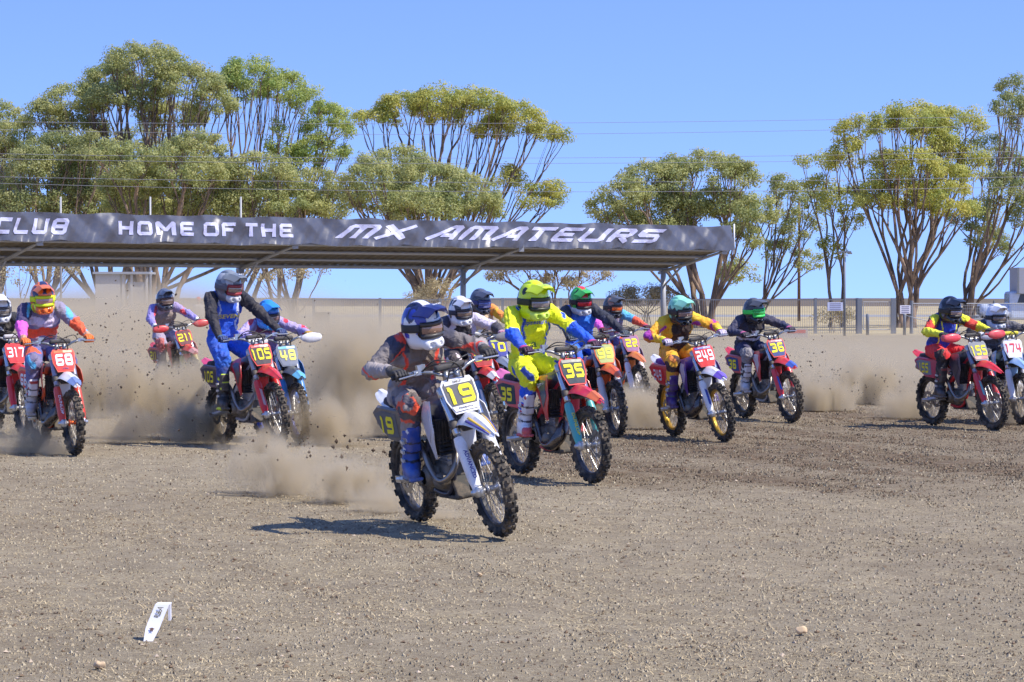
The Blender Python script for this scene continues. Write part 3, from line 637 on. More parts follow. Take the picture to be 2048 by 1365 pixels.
tree('broad gum tree standing behind the others above the word club', 215, 182, [(100, 330, 80, 50), (200, 330, 80, 60), (290, 300, 90, 60), (390, 320, 80, 50), (190, 400, 100, 50), (60, 420, 80, 40), (330, 420, 90, 36), (450, 400, 70, 50), (540, 410, 70, 40), (640, 420, 60, 30)], 'dark', 6, dens=.8)
tree('gum tree cut off by the left edge of the picture', -20, 172, [(0, 230, 45, 36), (45, 262, 45, 32), (-30, 290, 60, 40), (20, 310, 50, 34), (-10, 380, 60, 50)], 'olive', 3)
tree('bright green gum tree with tall bare limbs beside the olive one', 470, 176, [(500, 148, 62, 38), (465, 175, 40, 42), (560, 165, 60, 36), (608, 190, 34, 30), (650, 232, 52, 42), (680, 250, 26, 28), (640, 290, 55, 32), (600, 320, 40, 30), (560, 270, 24, 40)], 'green', 5, dens=1.1)
tree('low bushy gum tree between the words the and mx', 575, 160, [(520, 330, 62, 34), (565, 365, 70, 34), (625, 365, 60, 30), (655, 400, 45, 28), (520, 400, 65, 36), (600, 410, 70, 28)], 'olive', 5)
tree('umbrella shaped gum tree with bare fanning branches in the middle', 850, 172, [(755, 232, 46, 18), (815, 208, 60, 26), (885, 198, 66, 26), (955, 205, 70, 28), (1030, 228, 62, 28), (1085, 258, 40, 18), (1125, 270, 24, 14), (890, 235, 40, 16), (985, 255, 45, 18), (1080, 390, 44, 24), (1105, 375, 26, 20), (1010, 350, 40, 24)], 'yellow', 6, dens=1.2)
tree('pale olive rounded gum tree in front of the umbrella shaped one', 865, 158, [(790, 318, 75, 32), (735, 350, 50, 30), (860, 350, 80, 40), (935, 385, 70, 40), (770, 390, 75, 40), (850, 410, 90, 36), (965, 412, 45, 28), (715, 385, 30, 26)], 'olive', 6, dens=1.2)
tree('small sparse gum tree under the right half of the shelter', 1105, 176, [(1060, 520, 60, 26), (1130, 512, 55, 26), (1185, 545, 32, 20), (1000, 545, 40, 20), (1110, 560, 50, 16)], 'grey', 4, dens=.7)
tree('broad domed gum tree behind the right end of the banner', 1405, 158, [(1405, 328, 90, 28), (1310, 352, 75, 32), (1250, 388, 55, 30), (1205, 412, 34, 24), (1462, 345, 52, 30), (1340, 405, 95, 38), (1435, 405, 85, 38), (1500, 420, 45, 34), (1240, 440, 50, 20), (1470, 470, 50, 30), (1330, 450, 70, 20), (1480, 540, 40, 26)], 'olive', 6, dens=1.15)
tree('thin leaning gum tree just right of the banner end', 1520, 170, [(1575, 365, 46, 26), (1550, 415, 50, 30), (1605, 400, 34, 28), (1590, 450, 40, 30), (1560, 500, 40, 24), (1620, 520, 30, 22)], 'olive', 4, dens=.8)
tree('slender straight gum tree beside the light pole', 1673, 164, [(1632, 322, 38, 16), (1682, 325, 34, 18), (1645, 372, 42, 24), (1695, 380, 36, 18), (1660, 410, 36, 22), (1700, 440, 24, 20), (1655, 495, 26, 26)], 'yellow', 2, dens=.85)
tree('largest gum tree on the right with a golden crown', 1795, 160, [(1790, 242, 60, 30), (1850, 230, 62, 28), (1920, 236, 62, 28), (1712, 250, 38, 20), (1700, 285, 34, 26), (1862, 272, 52, 30), (1905, 292, 50, 26), (1815, 325, 45, 34), (1760, 335, 55, 36), (1880, 350, 60, 32), (1960, 325, 34, 34), (1800, 385, 80, 38), (1890, 400, 60, 36), (1735, 395, 36, 30)], 'yellow', 7, dens=1.05)
tree('dark gum tree cut off by the right edge behind the truck', 1915, 168, [(2035, 170, 34, 28), (2020, 212, 48, 28), (2060, 240, 50, 34), (1995, 285, 40, 32), (2040, 330, 50, 40), (2000, 385, 46, 44), (1950, 430, 50, 36), (2060, 420, 50, 40), (1985, 480, 40, 30)], 'dark', 5, dens=.95)
tree('bare twiggy gum tree at the left edge under the banner', 30, 150, [(20, 545, 60, 26), (80, 530, 50, 22), (140, 530, 40, 18)], 'grey', 4, dens=.45, leafn=60)
tree('bare twiggy gum tree behind the rider in blue', 590, 150, [(560, 540, 60, 22), (620, 530, 45, 22), (520, 530, 40, 20)], 'grey', 5, dens=.5, leafn=60)
for a in (('pale grey shrub at the foot of the middle trees', 872, 155, [(870, 580, 36, 26), (840, 590, 26, 18)], 'grey', 6), ('pale grey shrub left of the right shelter post', 1290, 160, [(1285, 585, 50, 18), (1250, 592, 30, 12), (1330, 588, 30, 16)], 'grey', 7), ('dry low shrub behind the pale blue sign', 1665, 136, [(1655, 625, 30, 16), (1690, 628, 24, 14)], 'grey', 5)):
    tree(a[0], a[1], a[2], a[3], a[4], a[5], name='shrub', dens=1.2, rk=.5, cat='shrub', lsize=.8)
# ================================================================== MOTOCROSS BIKES
# bike frame: x forward, y to the rider's left, z up; rear tyre touches the ground at the origin
WB = 1.48; RAX = Vector((0, 0, .345)); FAX = Vector((WB, 0, .35)); RAKE = Vector((-.454, 0, .891)).normalized()
fork = lambda t, y=0, off=0: FAX+RAKE*t+Vector((.891*off, y, .454*off))
def tyre_mesh(Ro, wd, rear):
    mb = MB(); a0 = wd/2; prof = []
    for k in range(14):
        a = 2*math.pi*k/14; prof.append((Ro-.047+.036*math.cos(a), a0*.9*math.sin(a)))
    mb.revolve(prof, 60)
    n = 38 if rear else 42
    for i in range(n):
        rows = ((-62, -25, 25, 62) if i % 2 else (-62, -8, 8, 62)) if rear else ((-58, -20, 20, 58) if i % 2 else (-58, 0, 58))
        for rdeg in rows:
            a = 2*math.pi*(i+(.5 if abs(rdeg) > 40 and i % 2 else 0))/n; r = R(rdeg)
            c = Vector((Ro-.047+.040*math.cos(r), a0*.98*math.sin(r), 0)); m = Matrix.Rotation(-a, 3, 'Y')
            tilt = Matrix.Rotation(math.pi/2, 3, 'Y') @ Matrix.Rotation(-r, 3, 'X')
            h = (.0125, .0125 if abs(rdeg) > 40 else .014, .011)
            mb.box(m @ c, h, m @ Matrix.Rotation(r, 3, 'Z') @ Matrix.Rotation(math.pi/2, 3, 'Y'), .82)
    return autosm(mb.mesh('tyre'), 40)
def spokes_mesh(Rr, hw):
    mb = MB()
    for i in range(36):
        a = 2*math.pi*i/36; s = 1 if i % 2 else -1; b = a+(.5 if (i//2) % 2 else -.5)
        mb.tube([(.034*math.cos(b), s*hw, .034*math.sin(b)), (Rr*math.cos(a), s*.006, Rr*math.sin(a))], .0022, 4)
    return mb.mesh('spokes')
rimprof = lambda r, w: [(r-.012, -w), (r+.012, -w), (r+.012, -w+.006), (r-.002, -w*.5), (r-.002, w*.5), (r+.012, w-.006), (r+.012, w), (r-.012, w), (r-.022, w*.5), (r-.022, -w*.5)]
def disc_mesh(r, y):
    mb = MB(); n = 48; v = []; f = []
    for i in range(n):
        a = 2*math.pi*i/n; ro = r+(.004 if i % 4 < 2 else -.004)
        for rr, yy in ((r*.62, y-.002), (ro, y-.002), (ro, y+.002), (r*.62, y+.002)): v.append((rr*math.cos(a), yy, rr*math.sin(a)))
    for i in range(n):
        j = (i+1) % n
        for k in range(4): f.append((4*i+k, 4*i+(k+1) % 4, 4*j+(k+1) % 4, 4*j+k))
    mb.add(v, f)
    for i in range(6):
        a = i*math.pi/3; mb.tube([(.03*math.cos(a), y, .03*math.sin(a)), (r*.66*math.cos(a+.3), y, r*.66*math.sin(a+.3))], .005, 4)
    return mb.mesh('brake_disc')
def hub_mesh(w, r=.03):
    return MB().revolve([(.012, -w-.01), (r+.008, -w), (r+.008, -w+.008), (r-.008, -w+.015), (r-.008, w-.015), (r+.008, w-.008), (r+.008, w), (.012, w+.01)], 20).mesh('hub', True)
BM = {}
BM['ftyre'] = tyre_mesh(.35, .092, False); BM['rtyre'] = tyre_mesh(.345, .118, True)
BM['frim'] = autosm(MB().revolve(rimprof(.272, .024), 60).mesh('rim')); BM['rrim'] = autosm(MB().revolve(rimprof(.258, .03), 60).mesh('rim'))
BM['fspk'] = spokes_mesh(.258, .035); BM['rspk'] = spokes_mesh(.244, .045)
BM['fhub'] = hub_mesh(.045); BM['rhub'] = hub_mesh(.06, .034); BM['fdisc'] = disc_mesh(.132, .055); BM['rdisc'] = disc_mesh(.118, -.06)
BM['sprocket'] = disc_mesh(.105, .062)
def fork_parts():
    BM['fork_tube'] = {}; BM['fork_guard'] = {}; BM['lower'] = {}; BM['stanchion'] = {}
    for s in (-1, 1):
        y = s*.105
        BM['fork_tube'][s] = MB().tube([fork(.44, y), fork(.45, y), fork(.66, y), fork(.80, y)], [.027, .031, .031, .029], 14).mesh('fork_tube', True)
        BM['stanchion'][s] = MB().tube([fork(.0, y), fork(.46, y)], .0235, 12).mesh('fork_slider', True)
        mb = MB(); rows = []
        for i in range(9):
            t = -.01+.43*i/8; wdt = .046 if 1 < i < 8 else .036; rows.append([fork(t, y, .0)+Vector((.891*wdt*math.cos(a)*.85, s*.004+wdt*math.sin(a)*.85, .454*wdt*math.cos(a)*.85)) for a in [R(d) for d in range(-100, 101, 25)]])
        BM['fork_guard'][s] = autosm(mb.grid(rows, .004).mesh('fork_guard'), 50)
        F = Field((1.38, y-.07, .26), (1.58, y+.07, .48), .009); F.box(tuple(fork(-.0, y)), (.03, .026, .04), .01, .015); F.cap(tuple(fork(0, y-.0)), tuple(fork(.06, y)), .03, .026, .02); F.cap((WB, y-.04, .35), (WB, y+.04, .35), .022, .022, .01)
        v, f = F.net(); BM['lower'][s] = fastmesh('axle_clamp', v, f)
fork_parts()
def plate_frame(c, right, up): # 4x4 with local x=right, y=up, z=out
    right = Vector(right).normalized(); up = Vector(up).normalized(); n = right.cross(up)
    m = Matrix((right, up, n)).transposed().to_4x4(); m.translation = Vector(c); return m
def flare(me, s):
    for v in me.vertices: v.co.y += s*max(0, .45-v.co.x)*.14
def build_bike_meshes():
    B = BM
    # triple clamps
    for nm, t in (('clamp_low', .52), ('clamp_top', .775)):
        F = Field((1.0, -.16, fork(t).z-.06), (1.36, .16, fork(t).z+.06), .009)
        for s in (-1, 1): F.cap(tuple(fork(t-.016, s*.105)), tuple(fork(t+.016, s*.105)), .036, .036, .01)
        c = fork(t, 0, -.03); F.box((c.x, 0, c.z), (.04, .1, .016), .01, .02); v, f = F.net(); B[nm] = fastmesh('triple_clamp', v, f)
    top = fork(.82)  # bar centre
    bc = Vector((top.x-.01, 0, top.z+.085))
    barp = spline([(bc.x-.105, -.405, bc.z+.045), (bc.x-.05, -.25, bc.z+.05), (bc.x-.01, -.14, bc.z+.03), (bc.x, -.07, bc.z), (bc.x, .07, bc.z), (bc.x-.01, .14, bc.z+.03), (bc.x-.05, .25, bc.z+.05), (bc.x-.105, .405, bc.z+.045)], 5)
    mb = MB().tube(barp, .0135, 10)
    for s in (-1, 1): mb.box((bc.x, s*.04, bc.z-.025), (.022, .018, .045))
    mb.tube([(bc.x-.012, -.15, bc.z+.035), (bc.x-.005, 0, bc.z+.05), (bc.x-.012, .15, bc.z+.035)], .007, 8)
    B['bar'] = mb.mesh('handlebar', True); B['bc'] = bc
    F = Field((bc.x-.06, -.14, bc.z-.01), (bc.x+.06, .14, bc.z+.11), .008); F.box((bc.x, 0, bc.z+.048), (.03, .115, .024), .02, .01); v, f = F.net(); B['pad'] = fastmesh('bar_pad', v, f)
    B['grip'] = {}; B['lever'] = {}; B['guard'] = {}
    for s in (-1, 1):
        a = Vector((bc.x-.106, s*.408, bc.z+.045)); b = Vector((bc.x-.062, s*.285, bc.z+.05)); B['grip'][s] = MB().tube([a, a+(b-a)*.03, a+(b-a)*.9, b], [.02, .0175, .0175, .024], 12).mesh('grip', True)
        mb = MB(); c = Vector((bc.x-.04, s*.235, bc.z+.05)); mb.box(c, (.02, .028, .018)); mb.tube([c+Vector((.015, 0, 0)), c+Vector((.055, s*.03, -.005)), c+Vector((.035, s*.15, -.012))], [.008, .007, .006], 8)
        if s < 0: mb.box(c+Vector((.0, .035, .03)), (.022, .03, .02))
        B['lever'][s] = autosm(mb.mesh('lever'))
        F = Field((bc.x-.12, s*.33-.18, bc.z-.1), (bc.x+.14, s*.33+.18, bc.z+.16), .009); F.ell((bc.x+.045, s*.33, bc.z+.03), (.034, .13, .06), .01); F.ell((bc.x+.01, s*.33, bc.z+.03), (.04, .115, .075), .01, True); F.cap((bc.x-.02, s*.2, bc.z+.04), (bc.x+.05, s*.26, bc.z+.03), .012, .014, .02); F.ell((bc.x-.01, s*.43, bc.z+.035), (.05, .02, .045), .02)
        v, f = F.net(); B['guard'][s] = fastmesh('hand_guard', v, f)
    cb = []
    for s, o in ((-1, 0), (1, .02), (-1, .03)):
        cb.append(spline([(bc.x-.03, s*.2, bc.z+.05), (bc.x+.07+o, s*.13, bc.z+.09+o), (bc.x+.1+o, -s*.02, bc.z+.06), (bc.x+.06, -s*.07, bc.z-.1), (bc.x+.03, -s*.06, bc.z-.3)], 5))
    mb = MB(); [mb.tube(c, .005, 6) for c in cb]; B['cable'] = mb.mesh('cable', True)
    # front number plate: shield that follows the forks
    pu = RAKE; c = fork(.70, 0, .085); B['platem'] = plate_frame(c, (0, 1, 0), pu)   # text reads for someone in front
    B['platem'] = plate_frame(c, (0, 1, 0), tuple(pu))
    n = B['platem'].col[2].xyz
    if n.x < 0: B['platem'] = plate_frame(c, (0, -1, 0), tuple(pu))
    out = [(-.088, -.135), (-.125, -.02), (-.128, .10), (-.105, .135), (.105, .135), (.128, .10), (.125, -.02), (.088, -.135)]
    def shield(sc, z0, z1):
        o = [(x*sc, y*sc) for x, y in out]; n = len(o); v = [(x, y, z0-.7*x*x) for x, y in o]+[(x, y, z1-.7*x*x) for x, y in o]; v += [(0, -.135*sc, z1), (0, .135*sc, z1), (0, -.135*sc, z0), (0, .135*sc, z0)]
        f = [(n, n+1, n+2, n+3, 2*n+1, 2*n), (2*n, 2*n+1, n+4, n+5, n+6, n+7), (0, 2*n+2, 2*n+3, 3, 2, 1), (2*n+2, 7, 6, 5, 4, 2*n+3)]+[(k, (k+1) % n, n+(k+1) % n, n+k) for k in range(n) if k not in (3, 7)]
        f += [(3, 2*n+3, 2*n+1, n+3), (2*n+3, 4, n+4, 2*n+1), (7, 2*n+2, 2*n, n+7), (2*n+2, 0, n, 2*n)]
        return MB().add(v, f).mesh('number_plate')
    B['plate'] = shield(1.0, -.006, 0); B['field'] = shield(.9, .0005, .003)
    mb = MB(); mb.add([(x, y, .0048-.06*abs(x)) for x, y in ((-.1, .088), (-.05, .088), (0, .088), (.05, .088), (.1, .088), (.1, .118), (.05, .118), (0, .118), (-.05, .118), (-.1, .118))], [(0, 1, 8, 9), (1, 2, 7, 8), (2, 3, 6, 7), (3, 4, 5, 6)]); B['pstrip'] = mb.mesh('plate_strip')
    mb = MB(); mb.add([(x, y, .0048-.06*abs(x)) for x, y in ((-.085, -.118), (-.04, -.118), (0, -.118), (.04, -.118), (.085, -.118), (.1, -.078), (.05, -.078), (0, -.078), (-.05, -.078), (-.1, -.078))], [(0, 1, 8, 9), (1, 2, 7, 8), (2, 3, 6, 7), (3, 4, 5, 6)]); B['pstrip2'] = mb.mesh('plate_strip')
    # front fender
    def fender(path, wid, crown, th=.005):
        P_ = spline(path, 6); rows = []
        for i, p in enumerate(P_):
            t = i/(len(P_)-1); k = t*(len(wid)-1); a = int(min(k, len(wid)-2)); wv = wid[a]+(wid[a+1]-wid[a])*(k-a); cr = crown[a]+(crown[a+1]-crown[a])*(k-a)
            rows.append([Vector((p[0], u*wv, p[2]-cr*abs(u)**2.2+(.012 if abs(u) < .3 else 0))) for u in (-1, -.9, -.7, -.45, -.25, 0, .25, .45, .7, .9, 1)])
        return autosm(MB().grid(rows, th).mesh('fender', True), 38)
    B['ffender'] = fender([(1.10, 0, .80), (1.22, 0, .868), (1.4, 0, .875), (1.58, 0, .825), (1.76, 0, .745)], [.05, .1, .105, .09, .06, .022], [.09, .085, .06, .045, .03, .012])
    B['fmark'] = fender([(1.6, 0, .828), (1.66, 0, .803), (1.73, 0, .767)], [.078, .066, .042], [.04, .034, .022], .002); B['fmark'].transform(Matrix.Translation((0, 0, .0075)))
    rows = []
    for i in range(6):
        t = i/5; rows.append([Vector((1.205-.03*t-.6*(u*(.082-.02*t))**2*6, u*(.082-.02*t), .855-.24*t)) for u in (-1, -.6, -.2, .2, .6, 1)])
    B['apron'] = MB().grid(rows, .005).mesh('fender_apron', True)
    for nm_, u0, u1 in (('fs1', .5, .66), ('fs2', .72, .86)):
        B[nm_] = {}
        for s in (-1, 1):
            rows = []
            for i in range(9):
                t = i/8; x = 1.42+.3*t; wv = .098-.058*t**1.4; cr = .055-.032*t; zc_ = .873-.085*t-.025*t*t; rows.append([Vector((x, s*u*wv, zc_-cr*u**2.2+.0085)) for u in (u0, (u0+u1)/2, u1)])
            B[nm_][s] = MB().grid(rows, .002).mesh('fender_stripe', True)
    B['rfender'] = fender([(.42, 0, .93), (.2, 0, .905), (0, 0, .915), (-.22, 0, .955), (-.36, 0, .985)], [.11, .115, .11, .1, .08, .045], [.12, .12, .07, .04, .025, .012])
    # shrouds, side panels (prisms with bevelled outer face), tank, seat
    B['shroud'] = {}; B['shroud_mark'] = {}; B['side'] = {}; B['side_field'] = {}; B['radiator'] = {}; B['peg'] = {}; B['frame_guard'] = {}
    so = [(1.13, .78), (1.10, .90), (1.0, .985), (.80, .97), (.60, .92), (.58, .87), (.76, .80), (.87, .66), (.93, .56), (1.0, .57), (1.05, .66)]
    for s in (-1, 1):
        def yy(x, z): return s*(.115+.105*max(0, (x-.55)/.55)**1.2*(1 if z > .5 else .8)-.03*max(0, (z-.88)/.1)-.02*max(0, .7-z)/.15)
        def curved(outline, off, th, nm):
            bm = bmesh.new(); vs = [bm.verts.new((x, 0, z)) for x, z in outline]; f = bm.faces.new(vs); bmesh.ops.triangulate(bm, faces=[f])
            for _ in range(2): bmesh.ops.subdivide_edges(bm, edges=[e for e in bm.edges if e.calc_length() > .07], cuts=1); bmesh.ops.triangulate(bm, faces=bm.faces)
            for v in bm.verts: v.co.y = yy(v.co.x, v.co.z)+s*off
            g = bmesh.ops.extrude_face_region(bm, geom=bm.faces[:]); 
            for e in g['geom']:
                if isinstance(e, bmesh.types.BMVert): e.co.y -= s*th
            bmesh.ops.recalc_face_normals(bm, faces=bm.faces); me = bpy.data.meshes.new(nm); bm.to_mesh(me); bm.free(); return autosm(me, 50)
        B['shroud'][s] = curved(so, 0, .006, 'shroud')
        B['shroud_mark'][s] = curved([(1.06, .80), (1.0, .93), (.80, .935), (.70, .905), (.82, .82), (.92, .68)], .0035, .003, 'shroud_graphic')
        sp = [(.5, .90), (.30, .90), (.02, .93), (-.06, .885), (.02, .76), (.16, .66), (.36, .64), (.48, .74)]
        B['side'][s] = MB().prism(sp, s*.125, s*.15, .1).mesh('side_panel'); flare(B['side'][s], s)
        sf = [(.30, .865), (.10, .89), (.0, .872), (.05, .77), (.17, .69), (.31, .69)]
        B['side_field'][s] = MB().prism(sf, s*.151, s*.154, .03).mesh('plate_field'); flare(B['side_field'][s], s)
        mb = MB().box((.99, s*.105, .72), (.018, .052, .13), Matrix.Rotation(.2, 3, 'Y'))
        for k in range(9): mb.box((1.015-.006*k+.02, s*.11, .60+.028*k), (.012, .055, .003), Matrix.Rotation(.7, 3, 'Y'))
        for k in range(4): mb.box((1.02, s*(.07+.026*k), .72), (.012, .002, .12), Matrix.Rotation(.2, 3, 'Y'))
        B['radiator'][s] = mb.mesh('radiator')
        mb = MB().box((.60, s*.235, .40), (.026, .05, .008)); mb.tube([(.6, s*.12, .39), (.6, s*.19, .395)], .012, 6)
        for k in range(5): mb.box((.578+.011*k, s*.235, .412), (.002, .045, .006))
        B['peg'][s] = mb.mesh('footpeg')
        B['frame_guard'][s] = MB().prism([(.66, .36), (.72, .35), (.75, .62), (.70, .70), (.65, .66)], s*.1, s*.125, .1).mesh('frame_guard')
    F = Field((.5, -.2, .72), (1.14, .2, 1.04), .013); F.ell((.86, 0, .87), (.25, .12, .12), .04); F.cap((.62, 0, .9), (.95, 0, .92), .07, .08, .04); F.cap((.86, 0, .96), (.86, 0, .995), .035, .033, .01); v, f = F.net(); B['tank'] = fastmesh('fuel_tank', v, f)
    F = Field((-.2, -.16, .8), (.86, .16, 1.04), .013)
    for i in range(8): t = i/7; F.box((-.05+.82*t, 0, .905+.012*math.cos(t*6)), (.1, .085-.022*t, .045), .035, .03)
    v, f = F.net(); B['seat'] = fastmesh('seat', v, f)
    # chassis
    mb = MB()
    for s in (-1, 1):
        mb.tube(spline([(1.06, s*.035, .92), (.95, s*.09, .80), (.76, s*.105, .66), (.62, s*.1, .52), (.6, s*.09, .38)], 5), [.034]*5+[.032]*16, 8)
        mb.tube(spline([(1.06, s*.03, .80), (1.02, s*.05, .62), (.98, s*.075, .40), (.86, s*.085, .285), (.62, s*.085, .30)], 5), .019, 8)
        mb.tube([(.62, s*.08, .86), (.2, s*.08, .86), (-.02, s*.06, .87)], .012, 6); mb.tube([(.58, s*.1, .58), (.28, s*.09, .80), (.1, s*.07, .86)], .012, 6)
    mb.tube([fork(.50, 0, -.05), fork(.80, 0, -.05)], .034, 10); B['frame'] = mb.mesh('frame', True)
    mb = MB()
    for s in (-1, 1): mb.tube([(.60, s*.085, .40), (.35, s*.1, .385), (.12, s*.105, .355), (-.05, s*.105, .345)], [.036, .034, .028, .02], 8); mb.box((-.02, s*.105, .345), (.05, .014, .025))
    mb.tube([(.36, -.1, .385), (.36, .1, .385)], .03, 8); B['swing'] = autosm(mb.mesh('swingarm'))
    F = Field((.5, -.2, .24), (1.06, .2, .74), .012)
    F.box((.76, 0, .40), (.17, .095, .115), .05, .03); F.cap((.70, -.13, .42), (.70, .1, .42), .085, .08, .02); F.cap((.86, -.125, .39), (.86, .115, .39), .062, .06, .02); F.cap((.63, -.1, .37), (.63, .11, .37), .045, .045, .02); F.box((.76, 0, .29), (.14, .07, .04), .03, .03)
    v, f = F.net(); B['engine'] = fastmesh('engine', v, f)
    mb = MB().box((.86, 0, .58), (.065, .07, .09), Matrix.Rotation(.12, 3, 'Y')); mb.box((.875, 0, .685), (.07, .08, .045), Matrix.Rotation(.12, 3, 'Y'))
    for k in range(4): mb.box((.86, 0, .53+.03*k), (.078, .083, .006), Matrix.Rotation(.12, 3, 'Y'))
    B['cylinder'] = mb.mesh('cylinder')
    mb = MB().revolve([(.0, -.158), (.05, -.158), (.066, -.15), (.07, -.13), (.07, -.12)], 24, closed=False); B['cover'] = mb.mesh('clutch_cover', True); B['cover'].transform(Matrix.Translation((.70, 0, .42)))
    mb = MB()
    for k in range(8): a = k*math.pi/4; mb.tube([(.70+.059*math.cos(a), -.15, .42+.059*math.sin(a)), (.70+.059*math.cos(a), -.16, .42+.059*math.sin(a))], .006, 6)
    B['bolts'] = mb.mesh('cover_bolt')
    B['pipe'] = MB().tube(spline([(.92, 0, .63), (.99, -.02, .60), (1.035, -.07, .50), (1.0, -.125, .42), (.9, -.155, .40), (.79, -.16, .47), (.68, -.15, .60), (.5, -.13, .70), (.36, -.12, .70)], 6), [.022]*14+[.024]*35, 12).mesh('exhaust_pipe', True)
    B['twopipe'] = MB().tube(spline([(.93, 0, .60), (1.02, -.03, .54), (1.06, -.1, .42), (.97, -.15, .335), (.82, -.165, .36), (.72, -.16, .52), (.55, -.12, .64), (.36, -.12, .70)], 6), [.02]*2+[.025, .03, .034, .038, .042, .046, .05, .054, .057, .059, .06, .06, .06, .058, .056, .053, .05, .046, .042, .038, .034, .03]+[.025]*19, 14).mesh('expansion_pipe', True)
    B['silencer'] = MB().tube([(.38, -.12, .70), (.34, -.125, .71), (.02, -.135, .775), (-.08, -.14, .795), (-.1, -.14, .80)], [.026, .042, .046, .042, .024], 14).mesh('silencer', True)
    F = Field((.6, -.13, .2), (1.06, .13, .5), .013); F.box((.84, 0, .265), (.17, .1, .014), .012, .02); F.box((1.0, 0, .335), (.02, .095, .09), .014, .03, rot=Matrix.Rotation(-.45, 3, 'Y')); v, f = F.net(); B['skid'] = fastmesh('skid_plate', v, f)
    mb = MB(); r1, r2 = .1, .04
    pts = [(math.cos(a)*r1, .062, .345+math.sin(a)*r1) for a in np.linspace(1.5, 4.8, 16)]+[(.62+math.cos(a)*r2, .062, .40+math.sin(a)*r2) for a in np.linspace(-1.6, 1.5, 10)]
    mb.tube([Vector(p) for p in pts+[pts[0]]], .008, 5); B['chain'] = mb.mesh('chain')
    mb = MB().tube([(.50, .0, .42), (.56, 0, .86)], .022, 8); hel = [(.505+.055*t+.045*math.cos(t*44), .045*math.sin(t*44), .5+.28*t) for t in np.linspace(0, 1, 90)]; mb.tube(hel, .0065, 5); B['shock'] = mb.mesh('shock_absorber', True)
    mb = MB(); mb.box((WB-.03, .085, .42), (.04, .022, .045)); B['caliper'] = autosm(mb.mesh('brake_caliper'))
    F = Field((.95, -.14, .62), (1.45, .14, .96), .012); F.box(tuple(fork(.55, 0, .03)), (.03, .07, .1), .02, .02, rot=Matrix.Rotation(-.47, 3, 'Y')); v, f = F.net(); B['brace'] = fastmesh('plate_mount', v, f)
build_bike_meshes()
RUB = M((.022, .021, .02), .85, 0, .75, 'tyre_rubber', .3); BLK = M((.025, .025, .027), .5, 0, .4, 'black_plastic'); SIL = M(S(190, 192, 196), .3, .85, .35, 'alloy'); CHR = M(S(200, 203, 208), .18, .9, .3, 'polished_tube')
DRK = M(S(120, 115, 108), .5, .5, .6, 'cast_metal'); SEATM = M((.03, .03, .034), .75, 0, .45, 'seat_cover'); STEEL = M(S(150, 150, 152), .3, .9, .3, 'steel')
def solve_pose(F, Rpx):
    f = G(*F); best = None
    for i in range(-100, 620):
        a = R(i/10)      # heading: 0 = straight at the camera, positive = to the right
        h = Vector((math.sin(a), -math.cos(a), 0)); r = f-h*WB; px = 1024+FPX*r.x/(r.y)
        e = abs(px-Rpx)
        if best is None or e < best[0]: best = (e, h, r)
    return best[1], best[2]
